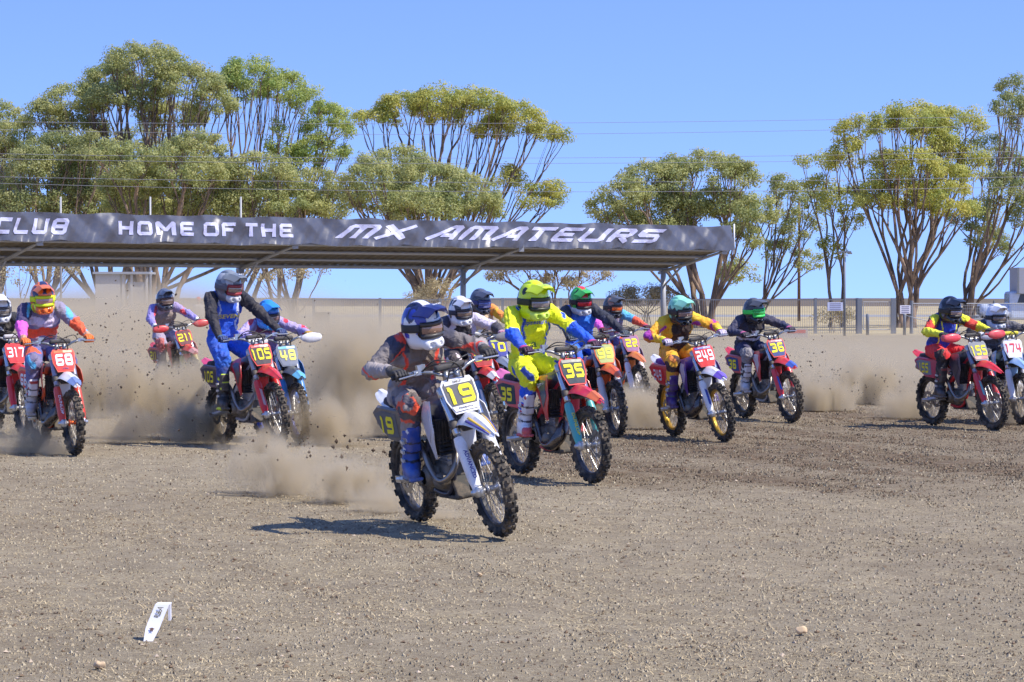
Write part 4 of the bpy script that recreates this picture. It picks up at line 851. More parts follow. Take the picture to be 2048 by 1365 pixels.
def bike(sp):
    h, r = solve_pose(sp['F'], sp['R']); yaw = math.atan2(h.y, h.x)
    Mx = Matrix.Translation(r) @ Matrix.Rotation(yaw, 4, 'Z') @ Matrix.Rotation(R(sp.get('lean', 0)), 4, 'X') @ Matrix.Rotation(-R(sp.get('pitch', 0)), 4, 'Y')
    sp['M'] = Mx; root = empty('motocross_bike', None, Mx); tag(root, sp['label'], 'motorbike', 'motocross bikes racing off the start')
    c = sp['c']; pl = lambda col: M(col, .3, 0, sp.get('dirt', .4), 'bike_plastic', 0, .2)
    body, frm, grd, rim, plate, field, ink = pl(c['body']), M(c.get('frame', S(170, 172, 176)), .4, .3, .4, 'frame_paint'), pl(c['guard']), M(c.get('rim', (.02, .02, .022)), .3, .5, .4, 'rim_anodised'), M(c['plate'], .55, 0, .3, 'plate_plastic'), M(c['field'], .7, 0, .25, 'plate_film'), M(c['ink'], .7, 0, .15, 'plate_ink')
    fend, shr, mark = pl(c.get('fender', c['body'])), pl(c.get('shroud', c['body'])), pl(c.get('mark', c['body']))
    B = BM; sc = fork(.6, 0, -.03)
    St = Matrix.Translation(sc) @ Matrix.Rotation(R(sp.get('steer', 0)), 4, RAKE) @ Matrix.Translation(-sc); sp['St'] = St
    def add(n, me, mat, par=root, m=None): return ob(n, me, mat, par, m)
    def wheel(n, ax, ty, rm, sk, hb, ds, St_, extra=None):
        e = empty(n, root, St_ @ Matrix.Translation(ax) @ Matrix.Rotation(rng.random()*6, 4, 'Y'))
        add('tyre', ty, RUB, e); add('rim', rm, rim, e); add('spokes', sk, STEEL, e); add('hub', hb, M(c.get('hub', S(180, 182, 186)), .35, .7, .4, 'hub_alloy'), e); add('brake_disc', ds, STEEL, e)
        if extra: add('sprocket', extra, STEEL, e)
    I4 = Matrix.Identity(4)
    wheel('rear_wheel', RAX, B['rtyre'], B['rrim'], B['rspk'], B['rhub'], B['rdisc'], I4, B['sprocket']); wheel('front_wheel', FAX, B['ftyre'], B['frim'], B['fspk'], B['fhub'], B['fdisc'], St)
    for s in (-1, 1):
        add('fork_tube', B['fork_tube'][s], CHR if c.get('tube') is None else M(c['tube'], .35, .4, .3, 'fork_tube'), root, St); add('fork_slider', B['stanchion'][s], CHR, root, St)
        g = add('fork_guard', B['fork_guard'][s], grd, root, St); add('axle_clamp', B['lower'][s], SIL, root, St)
        gt = c.get('gtext')
        if gt and s < 0:
            tm = fit_text(gt[0], .22, .03, bold=.02) if gt[0] else MB().add([(-.11, -.014, 0), (.09, -.014, 0), (.11, .014, 0), (-.09, .014, 0)], [(0, 1, 2, 3)]).mesh('decal'); m = plate_frame(fork(.2, s*.107, .0433), tuple(-RAKE), (0, 1, 0))
            if m.col[2].x < 0: m = plate_frame(fork(.2, s*.107, .0433), tuple(-RAKE), (0, -1, 0))
            add('lettering' if gt[0] else 'decal', tm, M(gt[1], .5, 0, .2, 'guard_ink'), g, m if gt[0] else m @ Matrix.Translation((0, 0, .001)))
        add('shroud', B['shroud'][s], shr); add('shroud_graphic', B['shroud_mark'][s], mark); add('radiator', B['radiator'][s], BLK); add('footpeg', B['peg'][s], STEEL); add('frame_guard', B['frame_guard'][s], BLK)
        sd = add('side_panel', B['side'][s], pl(c.get('side', c['body']))); add('plate_field', B['side_field'][s], field, sd)
        if s < 0:
            tm = block_mesh(sp['num'], .18, .13, .25 if len(sp['num']) < 3 else .2, .28); add('number', tm, ink, sd, plate_frame((.165, s*(.1575+.285*.14), .785), (1, -s*.14, -.05), (.05, 0, 1)))
        gr = add('grip', B['grip'][s], BLK, root, St); add('lever', B['lever'][s], SIL, root, St)
        if c.get('guards'): add('hand_guard', B['guard'][s], pl(c['guards']), root, St)
    for n, k, m in (('triple_clamp', 'clamp_low', BLK), ('triple_clamp', 'clamp_top', SIL), ('handlebar', 'bar', M(c.get('bar', S(150, 152, 156)), .3, .7, .3, 'bar_alloy')), ('cable', 'cable', BLK), ('bar_pad', 'pad', M(c.get('pad', (.05, .05, .055)), .7, 0, .3, 'bar_pad')), ('front_fender', 'ffender', fend), ('fender_apron', 'apron', fend), ('plate_mount', 'brace', BLK), ('brake_caliper', 'caliper', SIL)): add(n, B[k], m, root, St)
    for nm_, key in (('fs1', 'stripe1'), ('fs2', 'stripe2')):
        if c.get(key):
            for s in (-1, 1): add('fender_stripe', B[nm_][s], pl(c[key]), root, St)
    if c.get('fmark'): add('fender_graphic', B['fmark'], pl(c['fmark']), root, St)
    pm = St @ B['platem']; npl = add('number_plate', B['plate'], plate, root, pm); add('plate_field', B['field'], field, npl)
    num = sp['num']; wd = {1: .09, 2: .185, 3: .208}[len(num)]; tm = block_mesh(num, wd, .14, .25 if len(num) < 3 else .205, .26, .0)
    co = np.empty(len(tm.vertices)*3, np.float32); tm.vertices.foreach_get('co', co); co = co.reshape(-1, 3); co[:, 2] += .0062-.45*np.abs(co[:, 0])*.13+.0012; co[:, 1] += .004; tm.vertices.foreach_set('co', co.ravel())
    add('number', tm, ink, npl)
    if c.get('strip'): add('plate_strip', B['pstrip'], pl(c['strip']), npl)
    if c.get('strip2'): add('plate_strip', B['pstrip2'], pl(c['strip2']), npl)
    for txt, yy_, ww, hh, col in c.get('words', ()):
        t2 = fit_text(txt, ww, hh, bold=.02); co = np.empty(len(t2.vertices)*3, np.float32); t2.vertices.foreach_get('co', co); co = co.reshape(-1, 3); co[:, 2] = .0085-.45*np.abs(co[:, 0])*.13; co[:, 1] += yy_; t2.vertices.foreach_set('co', co.ravel()); add('lettering', t2, M(col, .5, 0, .1, 'plate_ink'), npl)
    if c.get('stext'):
        t3 = fit_text(c['stext'][0], .2, .045, bold=.03); m = plate_frame((.87, -.172, .885), (1, -.14, .12), (-.12, -.2, 1)); add('lettering', t3, M(c['stext'][1], .5, 0, .2, 'shroud_ink'), root, m)
    for n, k, m in (('fuel_tank', 'tank', pl(c.get('tank', (.03, .03, .03)))), ('seat', 'seat', M(c.get('seat', (.03, .03, .034)), .75, 0, .45, 'seat_cover')), ('rear_fender', 'rfender', pl(c.get('rear', c['body']))), ('frame', 'frame', frm), ('swingarm', 'swing', SIL), ('silencer', 'silencer', M(c.get('sil', S(120, 120, 128)), .3, .8, .35, 'silencer')), ('skid_plate', 'skid', M((.04, .038, .035), .7, 0, .8, 'skid_plastic')), ('chain', 'chain', DRK), ('shock_absorber', 'shock', STEEL)): add(n, B[k], m)
    en = add('engine', B['engine'], DRK); add('cylinder', B['cylinder'], SIL, en); cv = add('clutch_cover', B['cover'], M(c.get('cover', S(120, 112, 104)), .35, .7, .5, 'cover_alloy'), en); add('cover_bolt', B['bolts'], STEEL, en)
    if c.get('two'): add('exhaust_pipe', B['twopipe'], M(S(96, 92, 92), .22, .85, .4, 'raw_pipe'))
    else: add('exhaust_pipe', B['pipe'], M(c.get('pipe', S(150, 142, 134)), .28, .85, .4, 'titanium_pipe'))
    return root
# ================================================================== RIDERS
def ik(a, c, l1, l2, pole):
    a, c = Vector(a), Vector(c); d = c-a; L = min(d.length, (l1+l2)*.995); u = d.normalized(); x = (l1*l1-l2*l2+L*L)/(2*L); hgt = math.sqrt(max(1e-6, l1*l1-x*x))
    p = Vector(pole); p = (p-u*p.dot(u)).normalized(); return a+u*x+p*hgt
def glove_mesh(s):       # around a grip along y; s=-1 right hand
    F = Field((-.13, -.085, -.07), (.075, .085, .085), .0058)
    F.cap((-.115, 0, .02), (-.07, 0, .025), .033, .036, .01); F.box((-.04, 0, .03), (.042, .042, .017), .016, .02); F.ell((-.06, 0, .026), (.05, .043, .026), .02)
    for i, (l, r) in enumerate(((.95, .0098), (1.05, .0105), (1.0, .0103), (.85, .009))):
        y = s*(-.034+.0228*i) if False else s*(.034-.0228*(3-i)); k = [(-.012, .038), (.022*l, .036*l), (.04*l, .008), (.024*l, -.02), (.004, -.026)]
        for a, b in zip(k[:-1], k[1:]): F.cap((a[0], y, a[1]), (b[0], y, b[1]), r, r*.95, .004)
    y = -s*.052; F.cap((-.055, -s*.03, .012), (-.028, y, .0), .0135, .012, .012); F.cap((-.028, y, 0), (.0, y*1.0, -.022), .012, .0105, .004); F.cap((.0, y, -.022), (.022, y*.93, -.018), .0105, .009, .004)
    v, f = F.net(); me = fastmesh('glove', v, f)
    me.materials.append(None); me.materials.append(None)
    cen = np.array([v[q].mean(0) for q in f]); idx = ((cen[:, 0] > -.085) & (cen[:, 0] < -.02) & (cen[:, 2] > .035) | (cen[:, 0] < -.1)).astype(np.int32); me.polygons.foreach_set('material_index', idx); return me
GLV = {s: glove_mesh(s) for s in (-1, 1)}
def helmet_meshes():
    F = Field((-.18, -.16, -.2), (.24, .16, .2), .0062)
    F.ell((-.012, 0, .025), (.15, .123, .132), .02); F.cap((-.03, 0, -.03), (-.02, 0, -.07), .118, .108, .05)
    for s in (-1, 1): F.cap((.0, s*.085, -.075), (.105, s*.052, -.095), .04, .032, .03)
    F.cap((.105, -.045, -.098), (.105, .045, -.098), .033, .033, .02); F.cap((.1, 0, -.1), (.15, 0, -.098), .036, .024, .03)
    F.box((.13, 0, -.012), (.1, .094, .047), .025, .01, True); F.ell((-.012, 0, .0), (.118, .097, .115), .01, True); F.box((-.01, 0, -.175), (.13, .16, .042), .02, .01, True)
    for s in (-1, 1): F.box((.137, s*.035, -.098), (.02, .016, .012), .005, .005, True); F.cap((.02, s*.06, .145), (-.1, s*.075, .115), .012, .008, .01, True)
    v, f = F.net(); H = {'v': v, 'f': f}
    rows = []
    for i in range(9):
        t = i/8; rows.append([Vector((.035+.20*t-.05*abs(u)**2*t, u*(.112-.022*t), .136+.028*t-.03*t*t-.055*abs(u)**2.2+(.008 if abs(abs(u)-.45) < .1 else 0))) for u in np.linspace(-1, 1, 13)])
    H['peak'] = autosm(MB().grid(rows, .006).mesh('peak', True), 45)
    def arc(r, z0, z1, a0, a1, n=17, m=5, cx=.012, bulge=.012):
        rw = []
        for j in range(m):
            z = z0+(z1-z0)*j/(m-1); b = bulge*(1-(2*j/(m-1)-1)**2); rw.append([Vector((cx+(r+b)*math.cos(a)*1.06, (r+b)*.93*math.sin(a), z)) for a in np.linspace(a0, a1, n)])
        return rw
    H['lens'] = MB().grid(arc(.118, -.042, .028, -.82, .82), .003).mesh('goggle_lens', True)
    mb = MB()
    for z0, z1 in ((.022, .037), (-.052, -.036)): mb.grid(arc(.12, z0, z1, -.9, .9, 17, 3, bulge=.006), .012)
    for s in (-1, 1): mb.grid(arc(.122, -.045, .032, s*.76, s*.98, 4, 3, bulge=.004), .012)
    H['frame'] = mb.mesh('goggle_frame', True)
    mb = MB(); rw = []
    for z in (-.026, -.01, .008, .024): rw.append([Vector((-.012+.156*math.cos(a)*(1-.15*(z-.02)**2), .1285*math.sin(a), z+.012*math.cos(a))) for a in np.linspace(.85, 2*math.pi-.85, 40)])
    H['strap'] = mb.grid(rw, .004).mesh('goggle_strap', True); return H
HM = helmet_meshes()
def smooth(a, b, x): t = np.clip((x-a)/(b-a), 0, 1); return t*t*(3-2*t)
def rider(sp, bystander=None):
    q = sp['r']; St = sp['St']; T = q['top']; hz = q.get('hipz', 1.03); hx = q.get('hipx', .42)-.12; k = q.get('size', 1.0)
    hip = Vector((hx, 0, hz)); tl = .545*k; cz = max(.3, min(.97, (T-hz-.225*k)/tl)); th = math.acos(cz)
    up = Vector((math.sin(th), 0, math.cos(th))); fw = Vector((math.cos(th), 0, -math.sin(th)))
    side = q.get('sway', 0)-.05; up = (up+Vector((0, side, 0))).normalized(); neck = hip+up*tl; chest = hip+up*(tl*.66)+fw*.015; waist = hip+up*(tl*.28)
    head = neck+Vector((.12, side*.1, .05*k)); J = {}
    for s in (-1, 1):
        g = St @ Vector((BM['bc'].x-.086, s*.35, BM['bc'].z+.047)); wr = g+Vector((-.095, s*.005, .035))
        sh = neck+Vector((0, s*.178*k, 0))-up*.062+fw*.02; el = ik(sh, wr, .295*k, .265*k, (-.35, s*.9, q.get('elbow', .28)-.5))
        hp = hip+Vector((0, s*.085, -.01)); foot = Vector((.60, s*.225, .415)); an = foot+Vector((-.02, s*.0, .115)); kn = ik(hp, an, .43*k, .425*k, (1, s*q.get('knee', .22), .1))
        J[s] = dict(g=g, wr=wr, sh=sh, el=el, hp=hp, an=an, kn=kn, foot=foot)
    prim = [('torso', hip+Vector((0, -.06, 0)), waist+Vector((0, -.05, 0)), .115, .1), ('torso', hip+Vector((0, .06, 0)), waist+Vector((0, .05, 0)), .115, .1), ('torso', waist+Vector((0, -.055, 0)), chest+Vector((0, -.075, 0)), .098, .112), ('torso', waist+Vector((0, .055, 0)), chest+Vector((0, .075, 0)), .098, .112),
            ('torso', chest+Vector((0, -.08, 0)), neck-up*.07+Vector((0, -.1, 0)), .115, .075), ('torso', chest+Vector((0, .08, 0)), neck-up*.07+Vector((0, .1, 0)), .115, .075), ('torso', chest, neck-up*.04, .11, .07), ('neck', neck-up*.04, head+Vector((-.02, 0, -.06)), .06, .056), ('head', head+Vector((0, 0, -.02)), head+Vector((.0, 0, .03)), .082, .084)]
    for s in (-1, 1):
        j = J[s]; n = 'R' if s < 0 else 'L'
        prim += [('ua'+n, j['sh'], j['el'], .068*k, .056*k), ('fa'+n, j['el'], j['wr']+(j['el']-j['wr'])*.02, .057*k, .037), ('th'+n, j['hp'], j['kn'], .1*k, .08*k), ('sh'+n, j['kn'], j['an']+(j['kn']-j['an'])*.35, .076*k, .066)]
    pts = np.array([list(p) for pr in prim for p in pr[1:3]]); lo = pts.min(0)-.15; hi = pts.max(0)+.15; F = Field(lo, hi, .0112)
    for n, a, b, ra, rb in prim: F.cap(a, b, ra, rb, .045 if n == 'torso' else .028)
    for s in (-1, 1): F.ell(J[s]['kn']+Vector((.022, 0, .015)), (.075, .07, .085), .02)
    # cloth: soft creases
    X, Y, Z = np.meshgrid(*F.ax, indexing='ij', sparse=True); ph = sp['F'][0]
    F.V += .006*(1-2*np.abs(np.sin(21*X+26*Z+14*Y+2.2*np.sin(17*Y+9*X)+ph)))*np.sin(15*Y-13*Z+ph*.7)-.004+.0035*np.sin(62*Z+21*X-33*Y+ph*1.3)*np.sin(41*X+17*Y)
    v, f = F.net(); me = fastmesh('person', v, f)
    # which limb each point belongs to, and how far along
    best = np.full(len(v), 9.); reg = np.zeros(len(v), int); tt = np.zeros(len(v)); names = []
    for n, a, b, ra, rb in prim:
        if n not in names: names.append(n)
        a = np.array(a); b = np.array(b); d = b-a; t = np.clip((v-a)@d/(d@d), 0, 1); D = np.linalg.norm(v-a-t[:, None]*d, axis=1)-(ra+(rb-ra)*t); m = D < best; best[m] = D[m]; reg[m] = names.index(n); tt[m] = t[m]
    col = np.zeros((len(v), 3)); R_ = lambda n: reg == names.index(n)
    tz = (v-np.array(hip))@np.array(up)/tl; fx = (v-np.array(hip))@np.array(fw); yv = v[:, 1]; wob = .025*np.sin(v[:, 1]*23+ph)+.02*np.sin(v[:, 2]*31+v[:, 0]*17)
    j = q['j']; tor = R_('torso'); col[tor] = j['body']
    def put(mask, c):
        if c is not None: col[mask] = c
    put(tor & (tz > .78+.5*np.abs(yv)*0+wob), j.get('yoke')); put(tor & (np.abs(yv) > .115+wob*.6) & (tz > .15), j.get('flank'))
    if j.get('band'): put(tor & (tz+wob > j['band'][1]) & (tz+wob < j['band'][2]) & (fx > -.03), j['band'][0])
    if j.get('panel'): put(tor & (np.abs(yv) < .105-.05*(tz-.5)) & (tz > .22) & (tz < .93), j['panel'])
    if j.get('chev'): put(tor & (np.abs(tz-.62-.9*np.abs(yv)+wob) < .07) & (fx > 0), j['chev'])
    if j.get('edge'): put(tor & (np.abs(np.abs(yv)-.118-wob*.6) < .012) & (tz > .2), j['edge'])
    put(tor & (tz < .1+wob*.3), q['p']['body']); put(R_('neck'), j.get('neck', S(190, 140, 116))); put(R_('head'), S(180, 132, 110))
    for n, s in (('R', -1), ('L', 1)):
        ua, fa, t_, s_ = R_('ua'+n), R_('fa'+n), R_('th'+n), R_('sh'+n); arm = j.get('arm'+n, j.get('arm', j['body']))
        put(ua, arm); put(fa, j.get('fore'+n, j.get('fore', arm)))
        out = (v[:, 1]*s-np.array(J[s]['sh'])[1]*s) > .0
        if j.get('cap'): put(ua & (tt < .38+wob), j['cap'])
        if j.get('elb'): put((fa & (tt < .3+wob)) | (ua & (tt > .8+wob)), j['elb'])
        if j.get('splash'): put((ua | fa) & (np.sin(v[:, 2]*34+v[:, 0]*22+ph)+np.sin(v[:, 1]*29-v[:, 2]*12) > j.get('sp', 1.25)), j['splash'])
        if j.get('line'): put((ua | fa) & (np.abs(np.sin(v[:, 2]*16+v[:, 0]*11+ph)+.8*np.sin(v[:, 1]*13)) < .16), j['line'])
        put(fa & (tt > .9), j.get('cuff'))
        pq = q['p']; put(t_, pq['body']); put(s_, pq.get('shin', pq['body']))
        if pq.get('thigh'): put(t_ & (tt > .22+wob) & (tt < .66+wob) & (np.sin(v[:, 1]*18*s+v[:, 0]*9)> -.5), pq['thigh'])
        kn = np.linalg.norm(v-np.array(J[s]['kn']), axis=1); put((t_ | s_) & (kn < .125+wob), pq.get('knee'))
        if pq.get('ring'): put((t_ | s_) & (np.abs(kn-.125-wob) < .012), pq['ring'])
        if pq.get('splash'): put((t_ | s_) & (np.sin(v[:, 2]*26+v[:, 0]*20+ph)+np.sin(v[:, 1]*31+v[:, 2]*9) > 1.35), pq['splash'])
    setcol(me, np.minimum(col*1.22, .86))
    # creases gather across the limbs near the joints, the jersey hem stands off the trousers
    no = np.empty(len(v)*3, np.float32); me.vertices.foreach_get('normal', no); no = no.reshape(-1, 3); amp = np.zeros(len(v)); nz1 = np.sin(v[:, 0]*37+v[:, 1]*29+ph)+np.sin(v[:, 2]*33-v[:, 1]*41)
    for n, near in (('uaR', 1), ('uaL', 1), ('faR', 0), ('faL', 0), ('thR', 1), ('thL', 1), ('shR', 0), ('shL', 0)):
        m = R_(n); g = np.exp(-((tt-near)/.38)**2); amp[m] += (.0055*(1-2*np.abs(np.sin(tt*17+1.3*nz1+ph)))*(.35+g))[m]
    amp += tor*(.007*(1-2*np.abs(np.sin(tz*13+5*yv+.9*nz1+ph)))*(1-smooth(.5, .95, tz)))+tor*.016*np.exp(-((tz-.14)/.05)**2)
    me.vertices.foreach_set('co', (v+no*amp[:, None]).astype(np.float32).ravel()); me.update()
    Mx = sp['M']; body = ob('person', me, CLOTH, None, Mx); body.matrix_world = Mx; tag(body, q['label'], 'person', 'riders on the motocross bikes')
    # lettering on the chest follows the cloth
    from mathutils.bvhtree import BVHTree
    if j.get('text'):
        bv = BVHTree.FromPolygons([Vector(p) for p in v], [tuple(x) for x in f])
        for txt, tzc, wd, hh, c, sh in j['text']:
            tm = fit_text(txt, wd, hh, bold=.02, shear=sh) if txt[0] != '@' else MB().add([(x*wd, y*hh, 0) for x, y in ((-.5, .5), (-.25, .2), (0, .28), (.25, .2), (.5, .5), (.42, 0), (.12, -.35), (0, -.5), (-.12, -.35), (-.42, 0))], [(9, 1, 0), (9, 8, 2, 1), (8, 7, 6, 2), (2, 6, 5, 3), (3, 5, 4)]).mesh('emblem'); ctr = hip+up*(tl*tzc)+fw*.35
            bm = bmesh.new(); bm.from_mesh(tm); bmesh.ops.triangulate(bm, faces=bm.faces); bmesh.ops.subdivide_edges(bm, edges=[e for e in bm.edges if e.calc_length() > .03], cuts=1)
            for w_ in bm.verts:
                o = ctr+Vector((0, w_.co.x, 0))+up*w_.co.y; hit = bv.ray_cast(o, -fw)
                w_.co = hit[0]+fw*.013 if hit[0] is not None else o-fw*.2
            bm.to_mesh(tm); bm.free(); ob('lettering' if txt[0] != '@' else 'emblem', tm, M(c, .7, 0, .15, 'jersey_print'), body)
    # gloves and boots
    gl = q.get('glove', ((.03, .03, .03), (.1, .1, .1)))
    for s in (-1, 1):
        j_ = J[s]; ob('glove', GLV[s], None, body, Matrix.Translation(j_['g']) @ Matrix.Rotation(R(sp.get('steer', 0))+s*.33*0-s*.0, 4, 'Z'), [M(gl[0], .7, 0, .25, 'glove'), M(gl[1], .7, 0, .25, 'glove_back')])
        an, kn, ft = j_['an'], j_['kn'], j_['foot']; d = (kn-an).normalized(); topb = an+d*.245; b0 = Vector((ft.x, ft.y, ft.z))
        bl = [min(an.x, topb.x)-.17, an.y-.16, ft.z-.05]; bh = [max(an.x, topb.x)+.24, an.y+.16, topb.z+.14]; F = Field(bl, bh, .0105)
        toe = s*.05
        F.cap(an+Vector((0, 0, -.01)), topb, .06, .074, .02); F.cap(an+Vector((-.045, 0, -.06)), an+Vector((.0, 0, -.02)), .052, .06, .03); F.cap(an+Vector((-.03, 0, -.068)), an+Vector((.15, toe, -.07)), .047, .042, .03); F.cap(an+Vector((.02, 0, -.02)), an+Vector((.11, toe*.7, -.06)), .06, .046, .03)
        F.box(an+Vector((.055, toe*.5, -.108)), (.135, .05, .014), .01, .006, rot=Matrix.Rotation(toe*3, 3, 'Z'))
        F.box(topb-d*.06+Vector((.055, 0, -.0)), (.03, .05, .1), .02, .012, rot=Matrix.Rotation(math.atan2(d.x, d.z), 3, 'Y'))
        vb, fb = F.net(); mb_ = fastmesh('boot', vb, fb); bq = q['b']; cb = np.tile(np.array(bq['main']), (len(vb), 1)); along = (vb-np.array(an))@np.array(d)
        cb[(vb[:, 2] < an.z-.088)] = bq.get('sole', (.04, .04, .04)); fr = (vb-np.array(an))@np.array(d.cross(Vector((0, -1, 0)))); cb[(along > .09) & (np.abs(vb[:, 1]-an.y) < .045) & (vb[:, 0] > (an+d*.1).x+.03)] = bq.get('plate', bq['main'])
        cb[(vb[:, 0] > an.x+.12) & (vb[:, 2] < an.z-.03)] = bq.get('toe', bq['main'])
        star = np.sin(vb[:, 2]*70+vb[:, 0]*50)+np.sin(vb[:, 0]*65-vb[:, 2]*40+s); cb[(along > .1) & (star > 1.3)] = bq.get('accent', bq['main'])
        for tb in (.035, .1, .175): cb[(np.abs(along-tb) < .007) & (vb[:, 0] > (an+d*tb).x)] = bq.get('strap', (.08, .08, .08))
        setcol(mb_, cb); bo = ob('boot', mb_, BOOTM, body)
        for tb in (.035, .1, .175):
            c_ = an+d*tb+Vector((.02, s*(.068+tb*.05), 0)); ob('buckle', MB().box(c_, (.024, .008, .011), Matrix.Rotation(math.atan2(d.x, d.z), 3, 'Y')).mesh('buckle'), M(bq.get('buckle', S(200, 200, 200)), .4, .3, .3, 'buckle'), bo)
    # helmet
    hq = q['h']; hd = Matrix.Translation(head+Vector((.012, 0, .012))) @ Matrix.Rotation(R(hq.get('turn', 0)), 4, 'Z') @ Matrix.Rotation(R(hq.get('roll', 0)), 4, 'X') @ Matrix.Rotation(R(hq.get('nod', 6)), 4, 'Y') @ Matrix.Translation((0, 0, -.018)) @ Matrix.Diagonal((hq.get('s', 1.05), hq.get('s', 1.05), hq.get('s', 1.05)*1.13, 1))
    hv = HM['v']; hm = fastmesh('helmet', hv, HM['f']); hc = np.tile(np.array(hq['main']), (len(hv), 1)); x, y, z = hv.T
    wv = .012*np.sin(x*40+ph)+.01*np.sin(z*53+y*21)
    def hp_(m, key):
        if hq.get(key) is not None: hc[m] = hq[key]
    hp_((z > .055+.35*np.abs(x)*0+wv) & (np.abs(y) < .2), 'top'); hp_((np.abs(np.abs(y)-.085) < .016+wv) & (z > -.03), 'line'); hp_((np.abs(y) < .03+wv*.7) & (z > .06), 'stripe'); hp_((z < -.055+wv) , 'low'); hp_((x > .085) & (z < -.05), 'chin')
    hp_((np.sin(x*46+z*30+ph)+np.sin(z*61-x*25+np.abs(y)*30) > 1.0) & (np.abs(y) > .05) & (z > -.06), 'splash'); hp_((x > .02) & (x < .1) & (np.abs(y) > .06) & (z < -.05) & (np.sin(x*120+z*60) > .2), 'cheek')
    setcol(hm, hc); ho = ob('helmet', hm, HELM, body, hd)
    pm = M(hq.get('peak', hq.get('top', hq['main'])), .3, 0, .12, 'peak_plastic', 0, .3); ob('peak', HM['peak'], pm, ho); ob('goggle_frame', HM['frame'], M(hq.get('gog', (.03, .03, .03)), .4, 0, .15, 'goggle_frame'), ho); ob('goggle_strap', HM['strap'], M(hq.get('strap', hq.get('gog', (.03, .03, .03))), .7, 0, .15, 'goggle_strap'), ho)
    ob('goggle_lens', HM['lens'], M(hq.get('lens', (.12, .1, .09)), .06, .35, .12, 'goggle_lens'), ho)
    if hq.get('pmark'):
        t4 = fit_text(hq['pmark'][0], .07, .022, bold=.02, shear=.2); ob('lettering', t4, M(hq['pmark'][1], .4, 0, .1, 'peak_print'), ho, plate_frame((.18, 0, .155), (0, 1, 0), (-1, 0, .12)))
    return body
